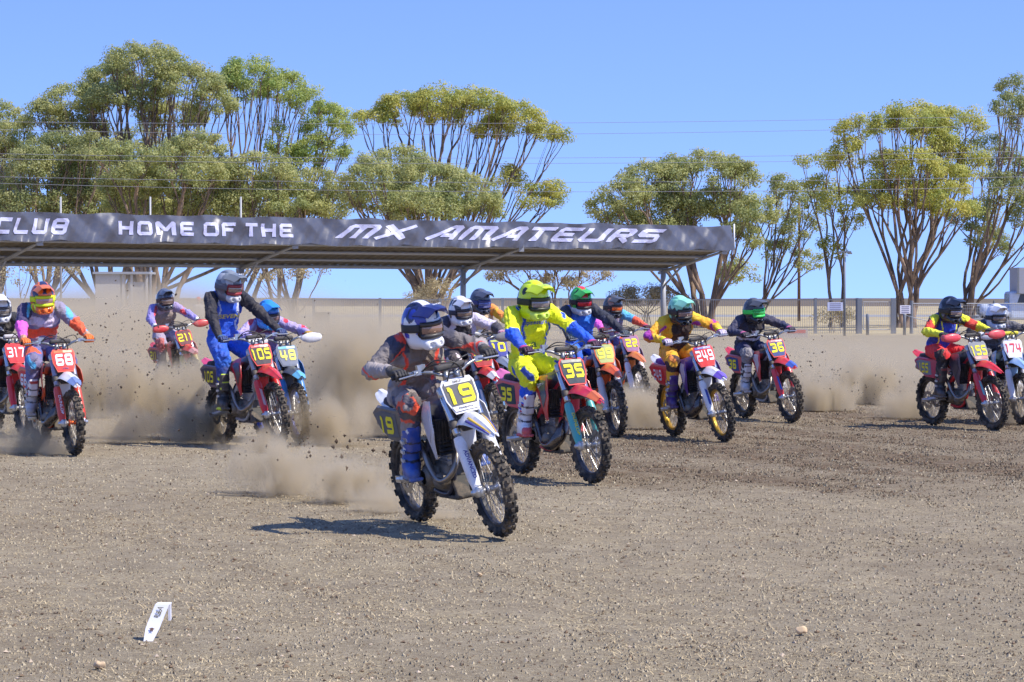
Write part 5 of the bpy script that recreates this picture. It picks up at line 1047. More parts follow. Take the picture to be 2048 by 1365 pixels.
# ================================================================== THE FIELD
K = (.03, .03, .034); WH = S(232, 232, 236); RED = S(214, 40, 44); ORA = S(236, 96, 36); YEL = S(242, 226, 40); NEO = S(214, 240, 30); NAVY = S(34, 40, 70); BLU = S(28, 80, 190); GRY = S(120, 116, 118); DG = S(58, 58, 64); PUR = S(92, 52, 150); MINT = S(150, 222, 190); GOLD = S(206, 160, 46)
LIL = S(134, 128, 154); CYA = S(70, 190, 226); PINK = S(236, 90, 190); SKIN = S(190, 140, 116)
redbike = dict(body=RED, guard=RED, plate=RED, field=DG, ink=YEL, side=RED, fender=RED, frame=S(176, 178, 182))
def rb(**k): d = dict(redbike); d.update(k); return d
BIKES = [
 dict(num='19', F=(1003, 1074), R=843, lean=11, steer=-3, label='white motocross bike with yellow number 19, closest to the camera', dirt=.45,
  c=dict(body=WH, guard=WH, plate=WH, field=S(96, 98, 102), ink=YEL, shroud=WH, mark=S(214, 214, 226), fender=WH, stripe1=S(232, 190, 60), stripe2=S(60, 50, 150), tank=NAVY, seat=S(30, 34, 60), frame=S(52, 54, 70), rim=S(60, 62, 68), strip=WH, strip2=WH, words=(('OAKLEY', .104, .075, .018, K), ('Husqvarna', -.098, .11, .02, NAVY)), gtext=('ADVANCED', S(60, 50, 150)), side=S(70, 74, 84), rear=WH, hub=SIL and S(190, 190, 194)),
  r=dict(top=1.68, hipz=1.0, hipx=.40, sway=.06, elbow=.12, label='rider in grey and red gear with blue and white helmet on bike 19',
   h=dict(main=WH, top=S(30, 36, 78), line=S(54, 70, 170), stripe=WH, low=WH, peak=S(34, 42, 110), gog=K, lens=S(150, 120, 104), turn=14, nod=9, pmark=('SHOEI', WH), splash=S(40, 60, 170)),
   j=dict(body=S(108, 102, 100), yoke=S(60, 60, 74), flank=S(128, 122, 122), panel=S(104, 92, 84), edge=S(220, 70, 50), arm=S(104, 98, 98), fore=S(146, 138, 136), cap=S(58, 58, 74), line=S(216, 72, 56), cuff=S(60, 60, 64), text=(('@fox', .6, .08, .075, S(214, 70, 50), 0),)),
   p=dict(body=S(150, 142, 140), thigh=S(120, 112, 110), knee=S(82, 76, 76), ring=S(226, 84, 56), shin=S(140, 130, 128), splash=S(60, 62, 84)), glove=(K, S(66, 60, 44)), b=dict(main=S(44, 84, 168), accent=WH, plate=S(40, 76, 170), sole=S(60, 80, 120), toe=S(60, 96, 170), strap=S(30, 34, 50)))),
 dict(num='35', F=(1186, 967), R=1046, lean=4, steer=0, label='red motocross bike with yellow number 35 under the fluorescent yellow rider',
  c=rb(body=S(206, 36, 66), fender=S(214, 36, 70), field=S(44, 60, 72), mark=S(60, 90, 90), shroud=S(220, 60, 50), guard=S(74, 170, 168), gtext=('DUNLOP', YEL), rim=S(60, 62, 70), two=True, fmark=S(226, 110, 60), strip=S(40, 60, 60), rear=S(230, 110, 170), side=S(210, 60, 90), stext=('GASGAS', WH), frame=S(196, 40, 56)),
  r=dict(top=1.85, hipz=1.06, hipx=.38, size=1.06, elbow=.1, label='rider in fluorescent yellow and blue gear with yellow helmet on bike 35',
   h=dict(main=NEO, splash=S(30, 40, 30), peak=NEO, top=NEO, gog=S(40, 50, 30), lens=S(150, 140, 136), chin=S(206, 230, 90), turn=6, nod=10, s=1.1, pmark=('6D', K)),
   j=dict(body=NEO, yoke=NEO, flank=NEO, arm=NEO, splash=S(30, 76, 205), sp=1.0, fore=S(30, 84, 200), edge=S(30, 76, 205), text=(('alpinestars', .78, .25, .05, S(28, 60, 180), .1), ('a', .4, .06, .05, S(30, 70, 40), 0)), neck=SKIN),
   p=dict(body=NEO, knee=NEO, shin=S(30, 84, 205), splash=S(36, 70, 160)), glove=(S(60, 30, 60), S(180, 60, 130)), b=dict(main=WH, accent=S(200, 50, 60), plate=WH, sole=S(200, 50, 70), toe=S(206, 80, 90), strap=S(60, 56, 60)))),
 dict(num='249', F=(1449, 884), R=1351, lean=8, steer=-2, label='white and purple motocross bike with gold rims and number 249',
  c=dict(body=WH, guard=WH, plate=S(216, 40, 48), field=S(216, 40, 48), ink=WH, shroud=PUR, mark=S(214, 208, 232), fender=WH, fmark=S(120, 90, 200), tank=PUR, seat=PUR, rim=GOLD, two=True, strip=S(60, 56, 170), words=(('KCC 0414', .104, .12, .018, WH),), gtext=(None, S(60, 80, 170)), side=S(206, 50, 60), rear=WH, frame=S(150, 154, 170)),
  r=dict(top=1.73, hipz=1.06, hipx=.42, elbow=.2, label='rider in orange yellow and purple gear with mint helmet on bike 249',
   h=dict(main=S(40, 62, 66), top=MINT, line=MINT, low=S(30, 34, 38), peak=MINT, gog=K, lens=S(150, 126, 120), turn=8, nod=14, splash=S(120, 200, 170)),
   j=dict(body=S(40, 28, 26), yoke=K, flank=S(240, 166, 40), panel=S(44, 30, 28), arm=S(242, 160, 44), fore=S(236, 172, 50), cap=S(246, 176, 40), splash=S(150, 40, 150), sp=.95, cuff=NEO, elb=S(200, 120, 60)),
   p=dict(body=S(240, 160, 40), knee=S(60, 36, 40), thigh=S(238, 156, 50), splash=S(232, 130, 60), shin=S(240, 160, 40)), glove=(S(200, 190, 210), S(150, 60, 120)), b=dict(main=S(70, 44, 120), accent=WH, plate=S(80, 50, 130), sole=S(190, 180, 170), toe=S(80, 56, 120)))),
 dict(num='36', F=(1584, 845), R=1491, lean=6, label='red motocross bike with yellow number 36 on a blue plate',
  c=rb(body=S(232, 44, 60), fender=S(236, 56, 66), field=S(50, 70, 130), fmark=S(70, 100, 190), gtext=(None, S(60, 110, 200)), guard=S(232, 56, 66), mark=S(226, 214, 224), strip=S(190, 60, 70), words=(('RENTHAL', .104, .12, .016, WH),), shroud=S(232, 44, 60), side=S(200, 44, 80)),
  r=dict(top=1.69, hipz=1.02, hipx=.40, size=.97, elbow=.1, label='rider in dark navy gear with charcoal helmet and green goggles on bike 36',
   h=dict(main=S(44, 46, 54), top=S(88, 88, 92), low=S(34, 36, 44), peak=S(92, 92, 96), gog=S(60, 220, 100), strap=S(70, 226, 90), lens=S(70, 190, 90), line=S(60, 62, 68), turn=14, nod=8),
   j=dict(body=S(40, 38, 46), flank=S(52, 50, 66), arm=S(54, 54, 76), fore=S(50, 52, 78), yoke=S(44, 44, 54), text=(('@fox', .62, .085, .08, S(206, 202, 214), 0),), band=(S(190, 180, 186), .30, .38), neck=SKIN),
   p=dict(body=S(42, 44, 74), knee=S(130, 128, 134), shin=S(44, 42, 48), thigh=S(50, 52, 88)), glove=(S(60, 56, 70), S(190, 90, 140)), b=dict(main=S(206, 204, 206), accent=K, plate=WH, sole=S(70, 70, 74), toe=S(180, 178, 180)))),
 dict(num='155', F=(1988, 861), R=1868, lean=4, label='red motocross bike with red hand guards and yellow number 155',
  c=rb(body=S(226, 40, 50), field=S(130, 134, 142), plate=S(136, 140, 148), fender=S(230, 44, 54), guards=S(230, 70, 84), guard=S(206, 44, 64), gtext=(None, S(120, 190, 190)), mark=S(50, 46, 60), shroud=S(80, 70, 84), tube=S(130, 140, 165), strip2=S(190, 60, 70), side=S(196, 50, 90), frame=S(206, 36, 46)),
  r=dict(top=1.71, hipz=1.02, hipx=.36, elbow=.1, label='rider in blue vest with yellow and red sleeves and black helmet on bike 155',
   h=dict(main=S(24, 28, 40), top=S(26, 30, 44), splash=S(90, 96, 116), low=K, peak=S(26, 32, 48), gog=K, lens=S(170, 150, 146), turn=10, nod=10),
   j=dict(body=S(36, 66, 180), yoke=S(36, 66, 180), flank=S(30, 50, 140), arm=S(196, 60, 50), fore=S(216, 216, 60), cap=K, splash=S(210, 210, 50), sp=.6, neck=SKIN, edge=S(214, 214, 60)),
   p=dict(body=S(214, 50, 56), knee=S(44, 38, 42), shin=S(40, 38, 42), thigh=S(220, 56, 56)), glove=(K, S(60, 60, 66)), b=dict(main=S(52, 50, 54), accent=S(150, 60, 60), plate=S(60, 56, 58), sole=S(90, 84, 80), toe=S(70, 66, 66)))),
 dict(num='174', F=(2044, 850), R=1974, lean=2, label='white and pale blue motocross bike with red number 174 cut by the right edge',
  c=dict(body=WH, guard=WH, plate=S(226, 228, 234), field=S(232, 232, 238), ink=S(210, 60, 80), shroud=S(150, 190, 230), mark=WH, fender=S(150, 190, 232), guards=WH, pad=S(230, 220, 60), side=WH, rear=WH),
  r=dict(top=1.6, hipz=.98, hipx=.3, size=.96, label='rider in dark grey sleeves with white and silver helmet on bike 174',
   h=dict(main=S(206, 212, 224), top=WH, low=S(190, 196, 210), peak=WH, gog=K, lens=S(130, 116, 108), turn=6),
   j=dict(body=S(90, 92, 104), arm=S(84, 84, 92), fore=S(66, 66, 72), splash=S(150, 150, 170)), p=dict(body=S(80, 80, 90), knee=S(130, 130, 136)), glove=(S(200, 200, 210), S(60, 70, 130)), b=dict(main=WH, accent=S(60, 80, 150)))),
 dict(num='68', F=(150, 911), R=82, lean=3, label='orange motocross bike with white number 68 on a red plate',
  c=dict(body=ORA, guard=S(206, 62, 46), plate=S(226, 84, 60), field=S(220, 58, 60), ink=WH, shroud=S(226, 90, 60), mark=S(200, 60, 60), fender=WH, fmark=S(120, 140, 190), tank=K, frame=S(232, 90, 36), two=True, gtext=('DUNLOP', WH), tube=S(150, 150, 170), hub=ORA, words=(('KTM', -.1, .06, .02, S(60, 50, 120)),), side=ORA, rear=WH, strip=S(230, 110, 60)),
  r=dict(top=1.87, hipz=1.1, hipx=.36, size=1.05, elbow=.22, label='rider in lilac and orange gear with orange helmet and neon goggles on bike 68',
   h=dict(main=S(238, 116, 40), top=S(240, 122, 44), line=S(50, 60, 100), stripe=S(44, 50, 90), low=NEO, cheek=ORA, chin=S(240, 122, 50), peak=S(238, 118, 44), gog=NEO, strap=NEO, lens=S(190, 150, 146), turn=-4, nod=10),
   j=dict(body=LIL, yoke=S(120, 112, 160), band=(S(222, 84, 56), .38, .55), flank=S(110, 100, 148), armR=S(60, 54, 90), foreR=S(226, 90, 190), armL=LIL, foreL=S(226, 90, 56), capx=None, elb=None, splash=S(90, 170, 210), chev=S(196, 182, 208), cuff=SKIN),
   p=dict(body=S(96, 100, 150), thigh=S(222, 92, 62), knee=S(110, 106, 140), splash=S(70, 160, 210), shin=S(100, 98, 140)), glove=(S(236, 120, 50), S(236, 110, 44)), b=dict(main=S(190, 186, 186), accent=S(190, 60, 60), plate=WH, sole=S(120, 110, 104), toe=S(170, 164, 160)))),
 dict(num='317', F=(48, 873), R=-10, lean=2, label='red motocross bike with white number 317 cut by the left edge',
  c=rb(ink=WH, field=S(214, 48, 60), plate=S(216, 50, 62), pad=S(200, 196, 198)),
  r=dict(top=1.73, hipz=1.04, hipx=.36, label='rider in black with white and black helmet on bike 317',
   h=dict(main=WH, top=WH, splash=K, line=K, low=WH, chin=S(210, 210, 214), peak=WH, gog=S(70, 70, 78), strap=S(60, 60, 66), lens=S(150, 140, 130), turn=-4, nod=10),
   j=dict(body=S(40, 40, 44), arm=S(50, 50, 56), text=(('A', .72, .1, .06, S(200, 200, 204), 0),)), p=dict(body=S(50, 50, 56)), glove=(K, DG), b=dict(main=S(170, 166, 164)))),
 dict(num='211', F=(397, 813), R=334, lean=6, pitch=3, steer=-4, label='dusty red motocross bike with red hand guards and yellow number 211', dirt=.6,
  c=rb(guards=S(206, 50, 56), field=S(110, 60, 66), fmark=S(220, 150, 140), guard=S(190, 170, 80), dirt=.6),
  r=dict(top=1.82, hipz=1.1, hipx=.36, elbow=.3, label='rider in dusty lilac and red jersey with dark glossy helmet on bike 211',
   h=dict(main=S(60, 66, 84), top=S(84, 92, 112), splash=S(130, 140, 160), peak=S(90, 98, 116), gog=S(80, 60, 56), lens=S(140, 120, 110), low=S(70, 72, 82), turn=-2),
   j=dict(body=S(130, 116, 110), yoke=S(160, 140, 150), armR=S(130, 120, 180), arm=S(150, 136, 176), splash=S(206, 70, 80), fore=S(140, 130, 190), cuff=WH), p=dict(body=S(150, 140, 160), knee=S(170, 90, 90), shin=S(110, 84, 86)), glove=(DG, DG), b=dict(main=S(120, 110, 106)))),
 dict(num='105', F=(556, 900), R=446, lean=3, pitch=2, steer=-6, label='red motocross bike with yellow number 105 under the standing blue rider',
  c=rb(body=S(216, 36, 42), mark=S(70, 60, 66), field=S(70, 62, 68), fmark=None, words=(('RENTHAL', .104, .12, .016, WH),), strip=S(206, 40, 46), tube=S(170, 172, 178), side=S(90, 60, 80), rear=S(226, 60, 110), gtext=(None, S(200, 170, 170))),
  r=dict(top=1.99, hipz=1.2, hipx=.30, size=1.06, elbow=.3, sway=.03, label='standing rider in blue vest and black sleeves with grey helmet on bike 105',
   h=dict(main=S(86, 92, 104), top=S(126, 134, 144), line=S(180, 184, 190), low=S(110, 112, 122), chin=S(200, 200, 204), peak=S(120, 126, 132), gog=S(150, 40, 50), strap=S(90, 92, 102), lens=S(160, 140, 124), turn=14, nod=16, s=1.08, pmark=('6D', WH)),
   j=dict(body=S(34, 84, 196), yoke=S(34, 84, 196), flank=S(30, 76, 184), arm=S(34, 34, 44), fore=S(32, 32, 42), text=(('SEVEN', .55, .25, .055, S(222, 206, 90), 0),), edge=S(190, 196, 220)),
   p=dict(body=S(34, 84, 186), knee=S(44, 96, 190), thigh=S(36, 88, 190), shin=S(36, 60, 130)), glove=(S(50, 70, 120), S(70, 110, 140)), b=dict(main=S(40, 42, 44), accent=NEO, plate=S(50, 50, 50), sole=NEO, toe=S(60, 60, 60)))),
 dict(num='48', F=(600, 886), R=528, lean=4, label='light blue motocross bike with white hand guards and pale yellow number 48',
  c=dict(body=S(60, 160, 214), guard=S(50, 130, 200), plate=S(110, 120, 140), field=S(120, 128, 146), ink=S(236, 228, 110), guards=WH, shroud=S(40, 120, 200), mark=WH, fender=S(70, 80, 96), fmark=S(110, 190, 226), strip=S(120, 200, 220), side=S(60, 150, 210), rim=S(40, 60, 140)),
  r=dict(top=1.66, hipz=1.0, hipx=.34, size=.97, elbow=.15, label='rider in lilac and red jersey with light blue helmet on bike 48',
   h=dict(main=S(40, 110, 200), top=S(44, 140, 226), low=S(50, 150, 226), line=S(40, 60, 120), peak=S(50, 150, 232), gog=S(40, 40, 50), lens=S(150, 120, 110), turn=6, nod=14),
   j=dict(body=S(150, 130, 170), yoke=S(120, 60, 90), splash=S(200, 50, 70), arm=S(160, 146, 186), fore=S(156, 146, 196)), p=dict(body=S(60, 70, 130)), glove=(S(190, 150, 60), S(180, 140, 60)), b=dict(main=S(70, 110, 180)))),
 dict(num='50', F=(996, 886), R=930, lean=7, label='red motocross bike with yellow number 50 behind the white one',
  c=rb(mark=WH, field=S(170, 44, 50), fmark=S(220, 214, 210), guard=S(90, 130, 170), tube=S(150, 156, 170), guards=S(120, 122, 126), gtext=(None, WH)),
  r=dict(top=1.72, hipz=1.03, hipx=.34, elbow=.2, label='rider in black and white jersey with white vented helmet on bike 50',
   h=dict(main=WH, top=WH, splash=S(70, 74, 84), line=S(60, 64, 80), low=WH, chin=S(216, 216, 220), peak=WH, gog=S(40, 42, 56), strap=S(50, 52, 70), lens=S(140, 120, 106), turn=8, nod=10),
   j=dict(body=S(36, 36, 44), panel=S(34, 34, 44), flank=S(196, 186, 206), yoke=S(206, 200, 214), armR=S(56, 56, 76), armL=S(190, 182, 200), fore=S(70, 66, 72)), p=dict(body=S(60, 56, 66), knee=S(206, 196, 206)), glove=(S(180, 120, 140), S(200, 160, 170)), b=dict(main=S(190, 186, 186)))),
 dict(num='10', F=(1018, 845), R=958, lean=4, label='blue motocross bike with grey front fender and yellow number 10',
  c=dict(body=S(40, 70, 170), guard=S(150, 154, 166), plate=S(44, 56, 150), field=S(50, 60, 150), ink=YEL, shroud=S(60, 80, 180), mark=S(200, 220, 60), fender=S(136, 146, 166), strip=S(190, 200, 90), guards=S(130, 132, 138)),
  r=dict(top=1.82, hipz=1.1, hipx=.36, elbow=.15, label='rider in white orange and yellow jersey with dark navy helmet on bike 10',
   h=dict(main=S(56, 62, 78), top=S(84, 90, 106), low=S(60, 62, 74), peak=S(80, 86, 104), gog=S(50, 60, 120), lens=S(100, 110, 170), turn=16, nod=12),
   j=dict(body=S(214, 190, 160), arm=S(236, 170, 60), fore=S(214, 226, 120), splash=S(236, 130, 60), cap=S(226, 140, 70)), p=dict(body=S(60, 60, 80)), glove=(K, DG), b=dict(main=DG))),
 dict(num='99', F=(1234, 876), R=1160, lean=4, label='orange motocross bike with number 99 half hidden behind the yellow rider',
  c=dict(body=ORA, guard=S(190, 190, 196), plate=ORA, field=S(180, 190, 120), ink=S(244, 232, 90), shroud=ORA, mark=WH, fender=ORA, frame=ORA, tube=S(140, 140, 150), side=ORA),
  r=dict(top=1.83, hipz=1.08, hipx=.36, elbow=.2, label='rider in blue vest with green helmet and red goggles on bike 99',
   h=dict(main=S(44, 160, 60), top=S(60, 190, 70), splash=S(24, 60, 30), stripe=S(226, 60, 66), low=S(190, 190, 196), chin=S(200, 200, 206), peak=S(70, 190, 70), gog=S(40, 30, 36), lens=S(200, 30, 50), turn=6, nod=12),
   j=dict(body=S(44, 110, 206), yoke=S(60, 130, 214), flank=S(36, 90, 190), arm=S(40, 44, 60), fore=S(40, 42, 54), splash=S(60, 64, 84)), p=dict(body=S(38, 90, 196), thigh=S(60, 120, 210)), glove=(S(70, 80, 90), DG), b=dict(main=DG))),
 dict(num='22', F=(1281, 823), R=1214, lean=3, label='orange motocross bike with yellow number 22 farthest back beside the shelter post',
  c=dict(body=ORA, guard=S(226, 214, 220), plate=S(190, 100, 120), field=S(150, 110, 150), ink=YEL, shroud=S(130, 110, 150), mark=S(210, 200, 214), fender=S(240, 130, 60), frame=ORA, tube=S(150, 150, 170), side=ORA),
  r=dict(top=1.73, hipz=1.04, hipx=.34, size=.97, elbow=.15, label='rider in lilac jersey with orange chest band and charcoal helmet on bike 22',
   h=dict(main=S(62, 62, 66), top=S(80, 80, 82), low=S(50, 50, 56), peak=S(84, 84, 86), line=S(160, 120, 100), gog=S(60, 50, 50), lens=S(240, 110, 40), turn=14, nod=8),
   j=dict(body=LIL, yoke=S(130, 124, 170), band=(S(222, 84, 56), .36, .54), armR=S(60, 54, 84), foreR=S(226, 90, 190), armL=S(90, 170, 214), foreL=S(222, 90, 62)), p=dict(body=S(110, 108, 160), thigh=S(222, 92, 62), splash=S(80, 160, 210)), glove=(S(70, 30, 50), S(190, 60, 100)), b=dict(main=S(190, 186, 190)))),
]
for sp in BIKES:
    bike(sp); rider(sp)
# ------------------------------------------------------------------ bystander and marker
def bystander(px, Y, shirt, cap, label):
    g = P(px, 640, Y); x0 = Vector((g.x, Y, 0)); F = Field((-.45, -.3, -.05), (.45, .3, 1.85), .025)
    pr = [('s', (-.07, 0, .98), (-.07, 0, 1.35), .12, .13), ('s', (.07, 0, .98), (.07, 0, 1.35), .12, .13), ('h', (0, 0, 1.42), (0, -.01, 1.55), .05, .05), ('h', (0, -.01, 1.6), (0, -.01, 1.66), .085, .085)]
    for s in (-1, 1): pr += [('s', (s*.19, 0, 1.38), (s*.25, .02, 1.12), .055, .045), ('h', (s*.25, .02, 1.12), (s*.26, -.06, .86), .042, .035), ('p', (s*.09, 0, .93), (s*.1, -.02, .5), .1, .07), ('p', (s*.1, -.02, .5), (s*.11, .02, .08), .068, .05), ('b', (s*.11, .03, .05), (s*.12, -.12, .04), .05, .045)]
    for n, a, b, ra, rb_ in pr: F.cap(a, b, ra, rb_, .03)
    v, f = F.net(); best = np.full(len(v), 9.); col = np.zeros((len(v), 3)); C_ = dict(s=shirt, h=SKIN, p=S(70, 72, 84), b=K)
    for n, a, b, ra, rb_ in pr:
        a = np.array(a, float); b = np.array(b, float); d = b-a; t = np.clip((v-a)@d/(d@d), 0, 1); D = np.linalg.norm(v-a-t[:, None]*d, axis=1)-(ra+(rb_-ra)*t); m = D < best; best[m] = D[m]; col[m] = C_[n]
    me = fastmesh('person', v, f); setcol(me, col); o = ob('person', me, CLOTH); o.location = x0; tag(o, label, 'person')
    F = Field((-.15, -.25, -.05), (.15, .15, .15), .012); F.ell((0, 0, .02), (.1, .11, .09), .01); F.box((0, -.13, .005), (.075, .07, .008), .006, .01); F.box((0, 0, -.06), (.2, .2, .055), .01, .01, True)
    v, f = F.net(); h = ob('cap', fastmesh('cap', v, f), M(cap, .8, 0, .1, 'cap_cloth'), o); h.location = (0, -.01, 1.68)
bystander(397, 112, WH, S(220, 60, 70), 'onlooker in a white shirt and red cap standing in the dust')
bystander(322, 116, S(200, 190, 180), S(226, 160, 70), 'onlooker with an orange cap standing behind the dusty rider')
def marker():
    g = G(296, 1279); root = empty('track_marker'); root.location = g; tag(root, 'white bent plastic marker strip standing in the dirt at lower left', 'marker')
    wp = M(S(236, 236, 244), .4, 0, .15, 'white_plastic'); k = 388.0
    rows = [];
    prof = [(-.0, 0, -.01), (.018, .03, .05), (.044, .05, .12), (.062, .06, .165), (.07, .1, .17)]
    for i, (x, y, z) in enumerate(prof):
        w_ = .022 if i == 0 else .034; rows.append([Vector((x+u*w_, y, z)) for u in (-1, -.6, 0, .6, 1)])
    ob('strip', autosm(MB().grid(rows, -.006).mesh('strip'), 40), wp, root)
    ob('back_leg', MB().box((.094, .1, .125), (.006, .018, .042), Matrix.Rotation(.1, 3, 'X')).mesh('back_leg'), wp, root); pass
    t = fit_text('R&A', .06, .028, bold=.01); ob('lettering', t, M(S(120, 116, 96), .6, 0, 0, 'faded_print'), root, plate_frame((.047, .05, .128), (.36, .1, .92), (-.92, 0, .36)) @ Matrix.Translation((0, 0, .003)))
    mb = MB().add([(-.014, .002, 0), (0, .008, 0), (.014, .002, 0), (.006, -.004, 0), (.008, -.014, 0), (0, -.008, 0), (-.008, -.014, 0), (-.006, -.004, 0)], [(0, 1, 7), (1, 2, 3), (1, 3, 7), (3, 4, 5), (5, 6, 7), (3, 5, 7)]); ob('emblem', mb.mesh('emblem'), M(S(96, 70, 60), .6, 0, 0, 'emblem_print'), root, plate_frame((.016, .024, .045), (1, 0, 0), (.1, .5, .87)) @ Matrix.Translation((0, 0, .005)))
marker()
# ------------------------------------------------------------------ thrown dirt and dust
def spray(px, py, Y, dx, dz, n, lab, dark=True, up=1.0, s0=.004, s1=.016):
    c = np.array(P(px, py, Y)); t = np.clip(rng.choice(rng.random(14), n)+rng.normal(0, .05, n), 0, 1); a = rng.normal(0, 1, (n, 3)); d = np.stack([-dx*t+a[:, 0]*.32*dx*(.3+t), .5*a[:, 1]*dx+t*dx*.9, np.abs(dz*(4*t*(1-t*.8)*.45+.1)*up*rng.random(n)**.7+a[:, 2]*.12*dz)], -1)
    p = c+d; p[:, 2] = np.maximum(p[:, 2], .03); n = int(n*.6); p = p[:n]; sz = s0*.6+(s1*1.3-s0*.6)*rng.random(n)**4
    v, f = chunks(n, p, sz, 1.0); tag(ob('flying_dirt', fastmesh('flying_dirt', v, f, False), M(S(74, 58, 44), .95, 0, .25, 'damp_soil')), lab, kind='stuff')
for a in ((780, 985, 22.5, 1.2, .9, 500, 'dark grains of dirt flung up behind the white bike'), (430, 870, 32, 2.3, 2.2, 1500, 'clods of dirt flung high behind the blue vested rider'), (700, 830, 36, 1.6, 2.0, 700, 'clods of dirt flung up between the blue vested rider and the white bike'), (240, 830, 36, 1.4, 1.8, 600, 'clods of dirt flung up beside the orange bike'), (600, 890, 31, 1.0, .8, 400, 'dirt flung up beside the light blue bike'), (1330, 850, 36, 1.2, 1.2, 350, 'dirt flung up behind the purple and white bike'), (1690, 800, 42, 1.7, 1.3, 1100, 'dark dirt flung up right of bike 36'), (1850, 840, 40, 1.7, 1.1, 500, 'dirt flung up behind bike 155'), (2040, 830, 40, .9, 1.0, 500, 'dirt flung up at the right edge behind bike 174'), (330, 790, 44, 1.4, 1.8, 600, 'dirt flung up around the dusty red bike')):
    spray(*a)
def dust(px, py, Y, r, dens, label, scale=1.0, lo=.40, hi=.72, soft=1.0, colr=(.80, .69, .505), zc=None, name='dust_cloud', aniso=.2, det=5.0):
    c = P(px, py, Y)
    if zc is not None: c.z = zc
    bm = bmesh.new(); bmesh.ops.create_icosphere(bm, subdivisions=3, radius=1.0); me = bpy.data.meshes.new(name)
    for v_ in bm.verts:       # cut at the ground
        zmin = (0.004-c.z)/r[2]
        if v_.co.z < zmin: v_.co.z = zmin
    bm.to_mesh(me); bm.free()
    m = bpy.data.materials.new('dust'); m.use_nodes = True; t = m.node_tree; t.nodes.clear(); L = t.links
    out = nd(t, 'ShaderNodeOutputMaterial'); pv = nd(t, 'ShaderNodeVolumePrincipled'); pv.inputs['Color'].default_value = (*colr, 1); pv.inputs['Anisotropy'].default_value = aniso
    tc = nd(t, 'ShaderNodeTexCoord'); ln = nd(t, 'ShaderNodeVectorMath', operation='LENGTH'); L.new(tc.outputs['Object'], ln.inputs[0])
    fo = nd(t, 'ShaderNodeMapRange'); fo.interpolation_type = 'SMOOTHSTEP'; fo.inputs[1].default_value = 1.0; fo.inputs[2].default_value = 1.0-soft; L.new(ln.outputs['Value'], fo.inputs[0])
    sc = nd(t, 'ShaderNodeVectorMath', operation='MULTIPLY'); sc.inputs[1].default_value = (r[0], r[1], r[2]); L.new(tc.outputs['Object'], sc.inputs[0])
    ad = nd(t, 'ShaderNodeVectorMath', operation='ADD'); ad.inputs[1].default_value = (px*.37, Y*1.3, py*.11); L.new(sc.outputs[0], ad.inputs[0])
    mp = nd(t, 'ShaderNodeMapping'); mp.inputs['Rotation'].default_value = (0, R(-38), 0); mp.inputs['Scale'].default_value = (1.25, 1, .6); L.new(ad.outputs[0], mp.inputs[0])
    nz = nd(t, 'ShaderNodeTexNoise', Scale=scale, Detail=det, Roughness=.64, Distortion=.5); L.new(mp.outputs[0], nz.inputs['Vector'])
    # eat into the edge so that the outline billows
    s1 = nd(t, 'ShaderNodeMath', operation='MULTIPLY_ADD'); L.new(fo.outputs[0], s1.inputs[0]); s1.inputs[1].default_value = .3; L.new(nz.outputs[0], s1.inputs[2])
    rm = nd(t, 'ShaderNodeMapRange'); rm.inputs[1].default_value = lo+.2; rm.inputs[2].default_value = hi+.25; L.new(s1.outputs[0], rm.inputs[0])
    m1 = nd(t, 'ShaderNodeMath', operation='MULTIPLY'); L.new(rm.outputs[0], m1.inputs[0]); L.new(fo.outputs[0], m1.inputs[1])
    m2 = nd(t, 'ShaderNodeMath', operation='MULTIPLY'); L.new(m1.outputs[0], m2.inputs[0]); m2.inputs[1].default_value = dens; L.new(m2.outputs[0], pv.inputs['Density']); L.new(pv.outputs[0], out.inputs['Volume'])
    o = ob(name, me, m); o.location = c; o.scale = r; tag(o, label, kind='stuff'); return o
dust(200, 640, 78, (15, 26, 2.3), .24, 'thick bank of tan dust hanging across the left of the field', .22, .3, .6, .8, zc=.5, det=2.0)
dust(900, 640, 82, (13, 26, 1.8), .08, 'thin veil of tan dust behind the middle riders', .22, .3, .6, .8, zc=.3, det=2.0)
dust(1750, 700, 62, (10, 18, 1.3), .11, 'thin veil of tan dust behind the riders on the right', .3, .3, .6, .8, zc=.2, det=2.0)
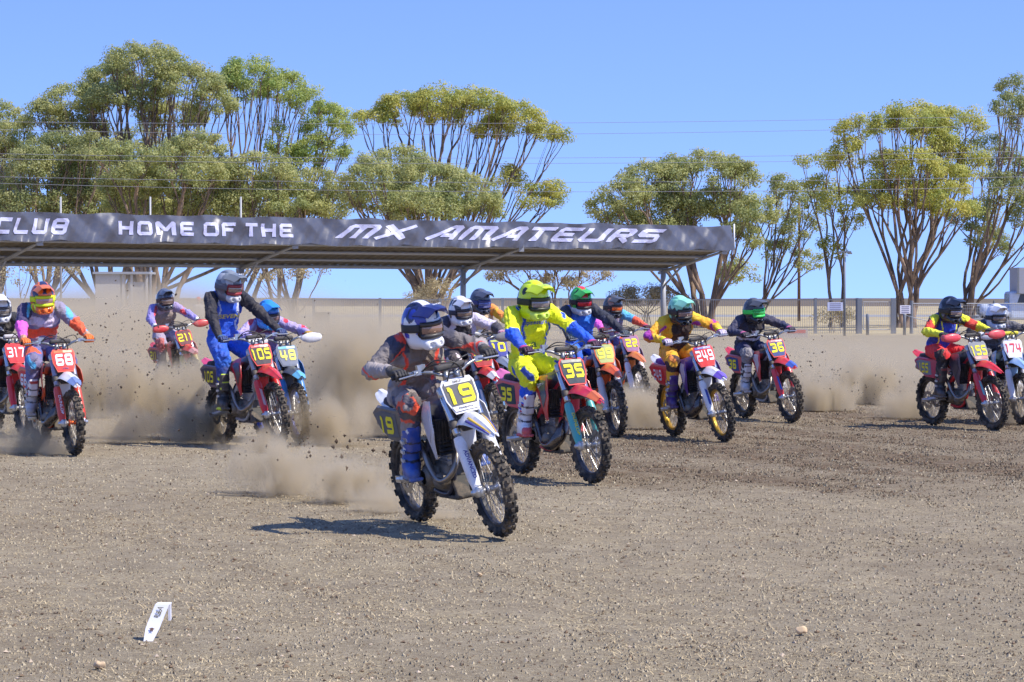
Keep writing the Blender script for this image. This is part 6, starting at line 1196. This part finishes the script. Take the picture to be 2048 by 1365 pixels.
for a in ((560, 940, 23.0, (1.1, 1.4, .5), 17.0, 'low wisp of tan dust trailing far behind the white bike', 3.4, .47, .74), (690, 965, 22.2, (.85, 1.0, .42), 18.0, 'streaky dust rising behind the white bike', 4.2, .47, .74), (770, 1000, 21.2, (.55, .5, .28), 12.0, 'low puff of dust just behind the white bike', 4.0), (870, 1035, 20.5, (.6, .4, .2), 13.0, 'small puff of dust at the rear wheel of the white bike', 5.0), (980, 1060, 19.6, (.4, .35, .1), 8.0, 'faint dust near the front tyre of the white bike', 6.0),
          (390, 850, 31.3, (.9, .7, .7), 24.0, 'dark roost of dust thrown from the rear wheel of bike 105', 3.2, .44, .72), (320, 800, 32.5, (1.4, 1.1, 1.1), 18.0, 'billowing tan dust cloud behind the blue vested rider', 2.2, .44, .72), (250, 860, 31.5, (1.0, .9, .5), 9.0, 'low dust bank left of the blue vested rider', 2.2), (520, 900, 29.3, (.9, .45, .42), 16.0, 'dust curling around the wheels of the red 105 bike', 2.8), (600, 930, 28.0, (.8, .5, .4), 8.0, 'dust drifting in front of the light blue bike', 2.8),
          (710, 760, 36, (1.4, 1.2, 1.4), 10.0, 'tall dust plume behind the white bike', 1.6), (660, 850, 31, (1.0, .9, .65), 13.0, 'dust plume between the light blue and the white bikes', 2.4), (770, 840, 33, (.9, .8, .75), 11.0, 'dust plume right behind the grey rider', 2.2), (40, 890, 29.3, (.9, .7, .55), 14.0, 'dust around the rear wheel of the orange 68 bike', 2.6), (110, 905, 28.9, (.6, .4, .3), 8.0, 'low dust between the wheels of the orange 68 bike', 3.2),
          (190, 780, 38, (1.7, 1.5, 1.3), 8.0, 'dust cloud between the orange bike and the dusty red one', 1.6), (340, 780, 40.6, (1.0, .7, .8), 15.0, 'dust hiding the rear wheel of the dusty red bike', 2.0), (400, 790, 40.0, (.9, .6, .6), 12.0, 'dust hiding the front wheel of the dusty red bike', 2.2), (1290, 825, 35, (.95, .8, .6), 12.0, 'dust puff between the orange and the purple bikes', 2.6), (1265, 805, 39.0, (.8, .5, .4), 12.0, 'dust at the wheels of bike 22', 2.8),
          (1655, 805, 40.5, (1.0, .8, .75), 18.0, 'dark roost of dust just right of bike 36', 2.2), (1730, 780, 43, (1.7, 1.1, 1.05), 16.0, 'brown dust cloud between bikes 36 and 155', 2.2, .44, .72), (1825, 820, 38, (1.0, .9, .7), 13.0, 'dust behind the rear wheel of bike 155', 2.3), (2035, 815, 36.3, (.9, .6, .7), 11.0, 'dust cloud in front of the bike at the right edge', 2.3), (950, 850, 38, (1.0, .8, .7), 6.0, 'dust between the bikes numbered 50 and 10', 2.2), (1120, 800, 42, (1.5, 1.2, .8), 5.0, 'dust behind the fluorescent yellow rider', 1.9)):
    dust(*a)
